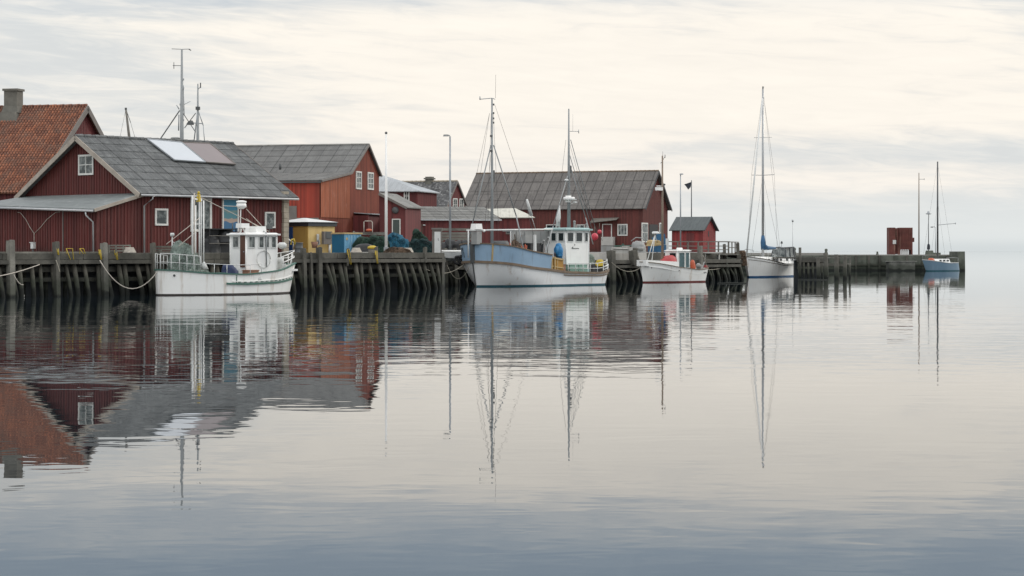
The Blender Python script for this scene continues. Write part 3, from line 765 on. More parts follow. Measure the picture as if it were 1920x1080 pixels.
def window(parent, face, ref, t0, t1, z0, z1, nx=2, nz=2, mat='frame', glass='glass', fw=.09, name='window'):
    f = tfm(face, ref); b = MB(); b.tf = f
    for c, d in ((((t0 + t1) / 2, .05, z0), (t1 - t0 + fw, .09, fw)), (((t0 + t1) / 2, .05, z1), (t1 - t0 + fw, .09, fw)), ((t0, .047, (z0 + z1) / 2), (fw, .083, z1 - z0 - fw)), ((t1, .047, (z0 + z1) / 2), (fw, .083, z1 - z0 - fw))): b.box(c, d)
    for i in range(1, nx): b.box((t0 + (t1 - t0) * i / nx, .05, (z0 + z1) / 2), (.055, .05, z1 - z0 - fw))
    for i in range(1, nz): b.box(((t0 + t1) / 2, .053, z0 + (z1 - z0) * i / nz), (t1 - t0 - fw, .05, .05))
    w = b.build(name, mat, parent)
    p = MB(); p.tf = f; p.box(((t0 + t1) / 2, .03, (z0 + z1) / 2), (t1 - t0 - fw * .5, .02, z1 - z0 - fw * .5)); p.build('pane', glass, w)
    return w
def panel(parent, name, face, ref, t0, t1, z0, z1, mat, d=.06, framem=None, fw=.09):
    f = tfm(face, ref); b = MB(); b.tf = f
    b.box(((t0 + t1) / 2, d / 2, (z0 + z1) / 2), (t1 - t0, d, z1 - z0)); o = b.build(name, mat, parent)
    if framem:
        b = MB(); b.tf = f
        for t in (t0 - fw / 2, t1 + fw / 2): b.box((t, d * .75, (z0 + z1) / 2), (fw, d * 1.5, z1 - z0))
        b.box(((t0 + t1) / 2, d * .78, z1 + fw / 2), (t1 - t0 + fw * 2, d * 1.56, fw)); b.build('door_frame', framem, o)
    return o
def downpipe(parent, pts, mat='gutter', r=.055):
    b = MB(); b.tube(pts, r, 7); return b.build('downpipe', mat, parent)
ANG1 = math.atan2(0.756, 0.6546)

# ---- grey-roofed boathouse with solar panels
HG = GZ - .02
f1 = Fr(-23.1, 133.0, HG, ANG1)
h1 = thing('boathouse', 'dark red boarded boathouse with grey sheet roof and two solar collectors, behind the green-trimmed boat', 'house', (-23.1, 133.0, HG), ANG1)
E1 = 6.25 - HG; W1 = 11.8; L1 = 12.3; RZ1 = 9.75 - HG
pr1 = [(0, E1), (W1 / 2, RZ1), (W1, E1)]
b = MB(); walls(b, 0, L1, pr1, -.3, 0, .26, .07, .035); b.build('wall', 'red1', h1)
r1 = add_roof(h1, 'roof1', 0, L1, pr1, .55, .55, row=.95, wave=.17, amp=.02, lap=.03, rag=.010)
add_barge(h1, 'barge', 0, -1, pr1, .6, .55, .30)
add_barge(h1, 'bargegrey', L1, 1, pr1, .6, .55, .2)
gutter(h1, -.5, L1 + .55, -.60, E1 - .30)
p = f1.hit(274, 372, 'y', -.12)
downpipe(h1, [(.45, -.6, E1 - .35), (.4, -.58, E1 - .5), (.12, -.12, E1 - .95), (.12, -.12, 0)])
b = MB()
rr = random.Random(4); z = -.2
while z < E1 - .1:
    hh = rr.uniform(.26, .4); b.box((L1 - .18 + rr.uniform(-.02, .02), -.03, z + hh / 2), (.46, .34, hh - .02)); z += hh
b.build('quoin', 'quoin', h1)
a, c_ = f1.hit(149.5, 327, 'x', 0), f1.hit(175.5, 291, 'x', 0)
window(h1, 'left', 0, c_.y, a.y, a.z, c_.z, 2, 2, fw=.12)
for x0, x1, y0, y1 in ((291, 312.5, 421, 393),):
    a, c_ = f1.hit(x0, y0, 'y', 0), f1.hit(x1, y1, 'y', 0); window(h1, 'front', 0, a.x, c_.x, a.z, c_.z, 1, 1, fw=.12)
a, c_ = f1.hit(497, 426, 'y', 0), f1.hit(514, 399, 'y', 0); window(h1, 'front', 0, a.x, c_.x, a.z, c_.z, 1, 1, fw=.10)
a, c_ = f1.hit(358, 432, 'y', 0), f1.hit(394, 373, 'y', 0)
w = window(h1, 'front', 0, a.x, c_.x, a.z, c_.z, 2, 1, fw=.16, name='door_window')
a, c_ = f1.hit(418, 434, 'y', 0), f1.hit(444, 375, 'y', 0)
panel(h1, 'painted_door', 'front', 0, a.x, c_.x, a.z, c_.z, 'poster', .06, 'frame', .1)
# solar collectors lie on the roof slope
s_ = Vector((0, W1 / 2, RZ1 - E1)).normalized(); nn = Vector((0, -s_.z, s_.y))
def on_roof(px, py, lift=.2):
    o = f1.loc(Vector((0, 0, H))); r = Vector(((px - 960) / F, 1, (HOR - py) / F)); r = Vector((r.x * f1.c + r.y * f1.s, -r.x * f1.s + r.y * f1.c, r.z))
    P0 = Vector((0, 0, E1)) + nn * lift
    return o + r * ((P0 - o).dot(nn) / r.dot(nn))
tl, tr, br, bl = on_roof(276, 262), on_roof(340, 268), on_roof(385, 305), on_roof(327, 301)
tr2, br2 = on_roof(393, 270), on_roof(441, 309)
for nm, q4, mt in (('solar_collector', (tl, tr, br, bl), 'solar_w'), ('solar_collector', (tr + (tr2 - tr) * .02, tr2, br2, br + (br2 - br) * .02), 'solar_d')):
    b = MB(); b.slab(list(q4), nn * .06); o = b.build(nm, mt, r1)
    cen = sum(q4, Vector()) / 4
    b = MB()
    for i in range(4): b.beam(q4[i] + nn * .04, q4[(i + 1) % 4] + nn * .04, .07, .09, 0, nn)
    for q in q4: b.beam(q.lerp(cen, .1), q.lerp(cen, .1) - nn * .12, .06, .06)
    b.build('frame', 'bargegrey' if mt == 'solar_d' else 'steel', o)
# annex with low pitched metal roof against the gable
an = thing('annex', 'low red annex with flat grey metal roof before the boathouse gable', 'annex', (-23.1, 133.0, HG), ANG1)
AP = 3.4; ah0 = 6.02 - HG
def az_(y, fr_): return (5.10 + .30 * y / 10 - HG) * fr_ + ah0 * (1 - fr_)
b = MB()
yl = 13.6
b.poly([(-AP, 0, -.3), (0, 0, -.3), (0, 0, ah0 - .12), (-AP, 0, az_(0, 1) - .12)])
b.poly([(-AP, 0, -.3), (-AP, 0, az_(0, 1) - .1), (-AP, yl, az_(yl, 1) - .1), (-AP, yl, -.3)])
b.poly([(0, yl, -.3), (-AP, yl, -.3), (-AP, yl, az_(yl, 1) - .12), (0, yl, ah0 - .12)])
for i in range(52):
    y = i * .263; b.box((-AP - .02, y, az_(y, 1) / 2 - .2), (.04, .07, az_(y, 1) + .2))
for i in range(1, 13):
    x = -i * .262; z = az_(0, i / 13) - .12; b.box((x, -.02, z / 2 - .15), (.07, .04, z + .3))
b.build('wall', 'red1', an)
b = MB(); b.slab([(-AP - .45, -.25, az_(0, 1.13)), (-AP - .45, 12.2, az_(12.2, 1.13)), (-.02, 11.9, ah0), (-.02, -.25, ah0)], (0, 0, .07)); rfa = b.build('roof', 'annexroof', an)
for i in range(1, 9):
    pass
b = MB(); b.beam((-AP - .47, -.28, az_(0, 1.13) - .02), (-.0, -.28, ah0 - .02), .06, .2); b.build('bargeboard', 'barge', an)
b = MB(); b.tube([(-AP - .5, -.2, az_(0, 1.13) - .06), (-AP - .5, 12.2, az_(12.2, 1.13) - .06)], .07, 8); b.build('gutter', 'gutter', an)
downpipe(an, [(-AP - .5, .55, az_(0, 1.1) - .15), (-AP - .5, .5, az_(0, 1.1) - .35), (-AP - .09, .35, az_(0, 1.1) - .75), (-AP - .09, .3, 0)])
b = MB()
a = f1.hit(64, 438, 'x', -AP - .05)
for ex, ey in ((33, 398), (113, 397)):
    e = f1.hit(ex, ey, 'x', -AP - .05); mid = (a + e) / 2 + Vector((0, 0, .12))
    b.tube([a, a.lerp(mid, .5) , mid + Vector((0, 0, .1)), e.lerp(mid, .35) + Vector((0, 0, .16)), e], .018, 5)
b.tube([a, a - Vector((0, 0, .6))], .022, 5)
b.build('cable', 'ropelight', an)
for px in (118, ): 
    e = f1.hit(px, 430, 'x', -AP - .05); b = MB(); b.box((e.x, e.y, 1.3), (.05, .06, 2.7)); b.build('trim_board', 'bargegrey', an)
# roof end patch of the annex over its far side
p = f1.hit(62, 458, 'x', -AP - .6)
wpos = Vector((f1.o.x + p.x * f1.c - p.y * f1.s, f1.o.y + p.x * f1.s + p.y * f1.c, 0))
t = thing('power_box', 'small pale power box on a short post by the left edge of the quay', 'power box', (wpos.x, wpos.y, GZ), ANG1)
b = MB(); b.tube([(0, 0, 0), (0, 0, .3)], .05, 6); b.build('post', 'steeld', t)
b = MB(); b.box((0, 0, .48), (.2, .26, .36)); b.box((0, .05, .68), (.24, .36, .05)); b.build('box', 'whitedull', t)

# ---- orange tiled house far left
E2 = math.atan2(-0.247, 0.969)
f0 = Fr(-33.3, 148.0, HG, E2)
h0 = thing('tiled_house', 'red house with steep orange pantile roof and grey chimney at the far left', 'house', (-33.3, 148.0, HG), E2)
a = f0.hit(157, 201, 'x', 0.3)
pr0 = [(0, 6.75 - HG), (8.1, 13.0 - HG), (16.2, 6.75 - HG)]
b = MB(); walls(b, -13, 0, pr0, -.3, 0, .25); b.build('wall', 'redfar', h0)
add_roof(h0, 'tile', -13, 0, pr0, .5, .3, row=.29, wave=.24, amp=.06, lap=.035, rag=.006)
add_barge(h0, 'bargegrey', 0, 1, pr0, .55, .3, .42, .07)
a, c_ = f0.hit(8, 200, 'y', 7.2), f0.hit(33, 168, 'y', 7.2)
ch = MB(); cx, cw, ct = (a.x + c_.x) / 2, (c_.x - a.x) * .96, c_.z
ch.box((cx, 7.6, (9.4 + ct) / 2), (cw, cw * .95, ct - 9.4)); ch.box((cx, 7.6, ct), (cw * 1.18, cw * 1.12, .16)); ch.box((cx, 7.6, ct - 1.45), (cw * 1.3, cw * 1.22, .5), 0, 0, .82)
cch = ch.build('chimney', 'concrete', h0)
c_ = MB(); c_.box((cx, 7.0, ct - 2.0), (cw * 1.5, .8, .7), 0, 0, .75); c_.build('flashing', 'concrete', cch)

# ---- second big warehouse
f2 = Fr(-17.55, 195.0, HG, E2)
h2 = thing('warehouse', 'tall orange-red warehouse with wide grey sheet roof and two gable windows, behind the yellow hut', 'warehouse', (-17.55, 195.0, HG), E2)
k_ = f2.hit(655, 325, 'x', 0); ap = f2.hit(693, 272, 'x', 0.3); rf = f2.hit(717, 331, 'x', 0.3); ft = f2.hit(600, 339, 'x', 0)
pr2 = [(0, ft.z), (k_.y, k_.z), (ap.y, ap.z), (rf.y - .25, rf.z + .15)]
b = MB(); walls(b, -19, 0, pr2, -.3, 0, .2, .04, .02); b.build('wall', 'red2', h2)
rw = add_roof(h2, 'roof2', -19, 0, pr2, .25, .25, row=1.25, wave=.18, amp=.02, ridge=False)
b = MB(); b.box((-9.5, ap.y, ap.z + .12), (19.5, .34, .10)); b.build('ridge_cap', 'lightwall', rw)
add_barge(h2, 'bargegrey', 0, 1, pr2, .25, .25, .2)
gutter(h2, -19, .2, -.3, ft.z - .12, 'steeld')
panel(h2, 'bright_cladding', 'front', 0, -19, -.06, .9, ft.z - .02, 'redbright', .05)
panel(h2, 'block_footing', 'front', 0, -4.0, -.1, .4, 3.2, 'blockwall', .09)
a, c_ = f2.hit(537, 408, 'y', -.1), f2.hit(556, 386, 'y', -.1)
panel(h2, 'low_door', 'front', 0, a.x - .3, c_.x, .2, c_.z, 'bargegrey', .1)
# faded sheet cladding beside the gable
fz = f2.hit(620, 408, 'x', 0).z
ya, yb = .12, k_.y - .02
b = MB(); b.poly([(.05, ya, fz), (.05, yb, fz), (.05, yb, prof_z(pr2, yb) - .06), (.05, ya, prof_z(pr2, ya) - .06)])
for i in range(26):
    y = ya + (yb - ya) * i / 25; z = prof_z(pr2, y) - .08; b.box((.065, y, (fz + z) / 2), (.03, .05, z - fz))
b.build('faded_cladding', 'red2f', h2)
for x0, x1, y0, y1 in ((667, 676.5, 353, 323), (689, 699, 354, 325)):
    a, c_ = f2.hit(x0, y0, 'x', 0), f2.hit(x1, y1, 'x', 0); window(h2, 'right', 0, a.y, c_.y, a.z, c_.z, 2, 3, fw=.14)
b = MB(); a = f2.hit(524, 312, 'y', 4.0); 
b.tube([(a.x, 4.2, a.z - .3), (a.x, 4.2, a.z + .25)], .12, 8); b.build('roof_vent', 'steeld', h2)
# porch in front of the gable
a, c_ = f2.hit(668, 402, 'x', .3), f2.hit(737, 404, 'x', 1.2)
b = MB(); b.slab([(0.03, a.y, a.z + .12), (1.9, a.y + .0, a.z - .02), (1.9, c_.y, a.z - .02), (.03, c_.y, a.z + .12)], (0, 0, .07)); b.build('porch_roof', 'roofpale', h2)
a2, c2 = f2.hit(690, 405, 'x', 1.6), f2.hit(735, 470, 'x', 1.6)
b = MB(); b.box((.85, (a2.y + c_.y) / 2, a.z / 2 - .05), (1.5, c_.y - a2.y, a.z - .1)); b.build('porch_wall', 'redfar', h2)
a, c_ = f2.hit(667, 470, 'x', .05), f2.hit(690, 406, 'x', .05)
panel(h2, 'dark_door', 'right', 0, a.y, c_.y, -.1, c_.z, 'slate', .06)

# ---- small attached wing with lean-to and green door
f2b = Fr(-11.9, 199.0, HG, E2)
wg = thing('lean_to_wing', 'narrow red lean-to wing with sloping roof and dark green door, right of the tall warehouse', 'annex', (-11.9, 199.0, HG), E2)
a, c_ = f2b.hit(712, 363, 'y', 0), f2b.hit(760, 388, 'y', 0)
za_, zb_, xa_, xb_ = a.z, c_.z, a.x, c_.x
b = MB(); b.slab([(xa_, 0, -.3), (xb_, 0, -.3), (xb_, 0, zb_ - .1), (xa_, 0, za_ - .1)], (0, 5, 0)); b.build('wall', 'redfar', wg)
b = MB(); b.slab([(xa_, -.3, za_), (xb_ + .25, -.3, zb_ - .1), (xb_ + .25, 5.2, zb_ - .1), (xa_, 5.2, za_)], (0, 0, .1)); b.build('roof', 'rooflow', wg)
b = MB(); b.beam((xa_, -.33, za_ - .02), (xb_ + .25, -.33, zb_ - .12), .06, .22); b.build('bargeboard', 'bargegrey', wg)
a, c_ = f2b.hit(737, 472, 'y', 0), f2b.hit(749.5, 412, 'y', 0)
panel(wg, 'door', 'front', 0, a.x, c_.x, -.1, c_.z, 'door', .06, 'frame', .09)
a = f2b.hit(741, 394, 'y', -.1)
b = MB(); b.tf = lambda p: Vector((a.x + p.x, -.02 - p.z, a.z + p.y)); b.lathe((0, 0, 0), [(.32, 0), (.34, .06), (.25, .16), (.1, .2)], 12); b.build('wall_fan', 'steeld', wg)
# ---- two storey wing with pale hipped roof
f2c = Fr(-10.1, 225.0, HG, E2)
hw = thing('hipped_house', 'crimson two-storey house with pale metal hipped roof, behind the white flagpole', 'house', (-10.1, 225.0, HG), E2)
a = f2c.hit(783, 358, 'y', 0); ez = a.z
b = MB(); walls(b, -9, a.x, [(0, ez), (7, ez)], -.3, 0, .3); b.build('wall', 'redfar', hw)
ap2 = f2c.hit(713, 327, 'y', 3.5)
rx = ap2.x; b = MB(); e = .35
b.add([(-9.3, -e, ez), (a.x + e, -e, ez), (a.x + e, 7 + e, ez), (-9.3, 7 + e, ez), (-9.3, 3.5, ap2.z), (rx, 3.5, ap2.z), (-9.3, -e, ez - .1), (a.x + e, -e, ez - .1), (a.x + e, 7 + e, ez - .1), (-9.3, 7 + e, ez - .1)],
      [(0, 1, 5, 4), (1, 2, 5), (2, 3, 4, 5), (3, 0, 4), (0, 6, 7, 1), (1, 7, 8, 2), (2, 8, 9, 3), (3, 9, 6, 0), (6, 9, 8, 7)])
b.build('roof', 'roofpale', hw)
for x0, x1, y0, y1 in ((758.5, 767, 376.5, 358.5), (725, 729, 370, 358)):
    p, q = f2c.hit(x0, y0, 'y', 0), f2c.hit(x1, y1, 'y', 0); window(hw, 'front', 0, p.x, q.x, p.z, q.z, 2, 2, fw=.12)
# ---- low shed
pL, pR = P(757, 411, 205), P(937, 414, 208)
ang = math.atan2(pR.y - pL.y, pR.x - pL.x); fl = Fr(pL.x, pL.y, HG, ang); LL = math.hypot(pR.y - pL.y, pR.x - pL.x)
ls = thing('low_shed', 'long low crimson shed with streaked grey roof, behind the lamp post and net piles', 'shed', (pL.x, pL.y, HG), ang)
ez = pL.z - HG
pl_ = [(0, ez - .05), (5.5, ez + 1.27), (10, ez - .05)]
b = MB(); walls(b, 0, LL, pl_, -.3, 0, .3); b.build('wall', 'redfar', ls)
add_roof(ls, 'rooflow', 0, LL, pl_, .3, .1, row=1.1, wave=.18, amp=.02, ridge=False)
b = MB(); b.box((LL / 2, -.32, ez - .04), (LL + .2, .06, .14)); b.build('fascia', 'gutter', ls)
a, c_ = fl.hit(775, 470, 'y', 0), fl.hit(792, 420, 'y', 0)
panel(ls, 'boarded_door', 'front', 0, a.x, c_.x, 0, c_.z, 'brownwood', .08)
b = MB(); a = fl.hit(795, 422, 'y', -.1); b.box((a.x, -.1, a.z), (.22, .16, .1)); b.build('wall_lamp', 'whitedull', ls)
# ---- lichen roofed cottage
E3 = math.atan2(-0.387, 0.922)
fc = Fr(-8.3, 268.0, HG, E3)
hc = thing('lichen_cottage', 'small crimson cottage with lichen-spotted slate roof, stubby chimney and two white windows', 'house', (-8.3, 268.0, HG), E3)
ap3 = fc.hit(858, 339, 'x', .2)
prc = [(-.8, 7.3 - HG), (ap3.y, ap3.z - .12), (2 * ap3.y - .4, 8.5 - HG)]
b = MB(); walls(b, -9, 0, prc, -.3, 0, .3); b.build('wall', 'redfar', hc)
add_roof(hc, 'rooflichen', -9, 0, prc, .3, .2, row=.3, wave=.35, amp=.008, lap=.015, sub=2, rag=.008, ridge_mat='quoin')
add_barge(hc, 'bargegrey', 0, 1, prc, .35, .2, .22)
for x0, x1, y0, y1 in ((849, 856.5, 395, 373), (861, 868.5, 395, 373.5)):
    p, q = fc.hit(x0, y0, 'x', 0), fc.hit(x1, y1, 'x', 0); window(hc, 'right', 0, p.y, q.y, p.z, q.z, 2, 2, fw=.13)
a, c_ = fc.hit(796, 346, 'y', ap3.y - .4), fc.hit(810, 334, 'y', ap3.y - .4)
b = MB(); w_ = c_.x - a.x; b.box(((a.x + c_.x) / 2, ap3.y, (a.z + c_.z) / 2 - .2), (w_ * .8, w_ * .8, c_.z - a.z + .8)); b.box(((a.x + c_.x) / 2, ap3.y, c_.z - .05), (w_ * 1.1, w_ * 1.05, .18)); b.build('chimney', 'concrete', hc)

# ---- long shed on the right
f3 = Fr(17.15, 280.0, HG, E3)
h3 = thing('net_shed', 'long brown-red boarded shed with brown-grey sheet roof, behind the blue fishing boat', 'shed', (17.15, 280.0, HG), E3)
ev = f3.hit(1203, 388, 'y', 0); W3 = 10.2
ap4 = f3.hit(1231, 320, 'x', .3)
pr3 = [(0, ev.z + .05), (W3 / 2, ap4.z - .1), (W3, ev.z + .05)]
L3 = 25.6
b = MB(); walls(b, -L3, 0, pr3, -.3, 0, .22, .04, .02); b.build('wall', 'red3', h3)
add_roof(h3, 'roof3', -L3, 0, pr3, .5, .5, row=1.75, wave=.19, amp=.02, rag=.01, ridge_mat='woodcap')
add_barge(h3, 'bargedark', 0, 1, pr3, .55, .5, .3)
gutter(h3, -L3, .2, -.32, ev.z - .18, 'steeld', .05)
a, c_ = f3.hit(1159, 441, 'y', 0), f3.hit(1176, 421, 'y', 0); window(h3, 'front', 0, a.x, c_.x, a.z, c_.z, 3, 1, fw=.14)
a, c_ = f3.hit(1131, 460, 'y', 0), f3.hit(1146, 421.5, 'y', 0); panel(h3, 'front_door', 'front', 0, a.x, c_.x, .5, c_.z, 'redfar', .06, 'frame', .12)
for x0, x1 in ((1025, 1043), (1082, 1096)):
    a, c_ = f3.hit(x0, 431, 'y', 0), f3.hit(x1, 421.5, 'y', 0); window(h3, 'front', 0, a.x, c_.x, a.z, c_.z, 1, 1, glass='glassdark', fw=.1)
a, c_ = f3.hit(1108, 420, 'y', -.6), f3.hit(1158, 412, 'y', -.6)
b = MB(); b.slab([(a.x, 0, c_.z + .15), (a.x, -1.1, a.z + .12), (c_.x, -1.1, c_.z - .05), (c_.x, 0, c_.z + .25)], (0, 0, .07)); b.build('door_canopy', 'greycap', h3)
a, c_ = f3.hit(1128, 460, 'y', -1.0), f3.hit(1150, 444, 'y', -1.0)
b = MB(); b.box(((a.x + c_.x) / 2, -.75, (a.z + c_.z) / 2), (c_.x - a.x, .9, c_.z - a.z)); st = b.build('door_landing', 'lightwall', h3)
b = MB(); b.box(((a.x + c_.x) / 2, -.72, a.z / 2 - .1), (c_.x - a.x + .1, .8, a.z + .2)); b.build('landing_base', 'greybox', st)
a, c_ = f3.hit(1217, 470, 'x', 0), f3.hit(1233, 421, 'x', 0)
panel(h3, 'dark_doorway', 'right', 0, a.y, c_.y, 0, c_.z, 'black', .05)
for x0, x1 in ((1204.5, 1215), (1237, 1243)):
    a, c_ = f3.hit(x0, 453, 'x', .1), f3.hit(x1, 419, 'x', .1); window(h3, 'right', 0, a.y, c_.y, a.z, c_.z, 1, 2, fw=.16, name='white_shutter_door')
for px, py in ((1089, 405), (1078, 414), (1237, 400)):
    pass
# ---- kiosk with cream roof
pA, pB = P(938, 409, 216), P(1003, 408, 216)
kx = pB.x - pA.x
kk = thing('cream_roofed_shed', 'small red shed with cream sheet roof in front of the long shed', 'shed', (pA.x, 216, HG))
zk = pA.z - HG
b = MB(); walls(b, 0.05, kx - .35, [(0, zk - .08), (4.0, zk + .52)], -.3, 0, .3); b.build('wall', 'redfar', kk)
bl_, br_ = P(905, 393, 220.6), P(966, 391.5, 220.6)
b = MB(); b.slab([(0, -.25, zk), (kx, -.25, zk + .02), (br_.x - pA.x, 4.6, br_.z - HG), (bl_.x - pA.x, 4.6, bl_.z - HG)], (0, 0, .07)); b.build('roof', 'whiteroof', kk)
window(kk, 'front', 0, .6, 1.5, 1.9, 2.3, 1, 1, 'bargegrey', 'glassdark')
# ---- red hut
f4 = Fr(22.55, 252.0, HG, E3)
h4 = thing('harbour_hut', 'small bright red hut with dark felt roof standing alone near the quay end', 'hut', (22.55, 252.0, HG), E3)
ev = f4.hit(1318, 430, 'y', 0); ap5 = f4.hit(1335, 406, 'x', .2)
a = f4.hit(1260, 430, 'y', 0)
pr4 = [(0, ev.z), (2.5, ap5.z - .1), (5.0, ev.z)]
b = MB(); walls(b, a.x, 0, pr4, -.5, 0, .3, .03, .015); b.build('wall', 'redhut', h4)
add_roof(h4, 'roofhut', a.x, 0, pr4, .35, .28, row=3, wave=.5, amp=.003, lap=.01, ridge=False, sub=2)
add_barge(h4, 'bargedark', 0, 1, pr4, .38, .28, .15)
a = f4.hit(1328, 438, 'x', 0); panel(h4, 'vent', 'right', 0, a.y - .12, a.y + .12, a.z - .35, a.z + .3, 'bargedark', .05)
a, c_ = f4.hit(1286, 470, 'y', 0), f4.hit(1302, 437, 'y', 0); panel(h4, 'door', 'front', 0, a.x, c_.x, 0, c_.z, 'redfar', .05)

# ---- yellow hut
fy = Fr(-13.85, 145.0, HG, ANG1)
yh = thing('yellow_hut', 'ochre yellow panel hut with white roof edge and blue door, beside the boathouse corner', 'hut', (-13.85, 145.0, HG), ANG1)
zt = fy.hit(578, 424, 'y', 0).z
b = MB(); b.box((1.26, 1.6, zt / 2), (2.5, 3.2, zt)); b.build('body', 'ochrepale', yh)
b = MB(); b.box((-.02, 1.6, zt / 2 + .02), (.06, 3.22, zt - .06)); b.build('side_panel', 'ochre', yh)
b = MB(); b.box((1.26, 1.6, zt + .14), (2.72, 3.42, .28)); b.build('roof_band', 'slate', yh)
b = MB(); z0 = zt + .283; b.add([(-.2, -.2, z0), (2.7, -.2, z0), (2.7, 3.4, z0), (-.2, 3.4, z0), (1.1, 1.4, z0 + .30), (1.3, 1.9, z0 + .30)], [(0, 1, 4), (1, 2, 5, 4), (2, 3, 5), (3, 0, 4, 5), (3, 2, 1, 0)]); b.build('roof', 'whitedull', yh)
a, c_ = fy.hit(534, 470, 'x', -.06), fy.hit(549, 425, 'x', -.06)
b = MB(); b.box((-.07, (a.y + c_.y) / 2, c_.z / 2), (.05, abs(c_.y - a.y), c_.z - .03)); b.build('door', 'bluedoor', yh)
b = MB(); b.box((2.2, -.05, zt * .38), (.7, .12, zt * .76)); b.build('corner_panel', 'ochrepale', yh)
a = fy.hit(596, 449, 'y', -.05); b = MB(); b.box((a.x, -.05, a.z), (.2, .05, .75)); b.box((a.x + .05, -.06, a.z - .2), (.3, .03, .3)); b.build('notice', 'whitedull', yh)
a, c_ = fy.hit(605, 458, 'y', -.45), fy.hit(621, 434, 'y', -.45)
mbx = thing('meter_box', 'open grey meter box on a white post against the yellow hut', 'meter box', tuple(Vector((fy.o.x + a.x * fy.c + .45 * fy.s, fy.o.y + a.x * fy.s - .45 * fy.c, HG))), ANG1)
w_, z0, z1 = c_.x - a.x, a.z, c_.z
b = MB(); b.box((w_ / 2, 0, (z0 + z1) / 2), (w_, .22, z1 - z0)); b.build('case', 'bargegrey', mbx)
b = MB(); b.box((w_ / 2 + .05, -.125, (z0 + z1) / 2 + .18), (w_ * .6, .03, (z1 - z0) * .5)); b.build('meter_glass', 'steeld', mbx)
b = MB(); b.tube([(w_ * .8, 0, 0), (w_ * .8, 0, z0)], .075, 8); b.build('post', 'white', mbx)
a, c_ = fy.hit(587, 466, 'y', -.4), fy.hit(594, 455, 'y', -.4)

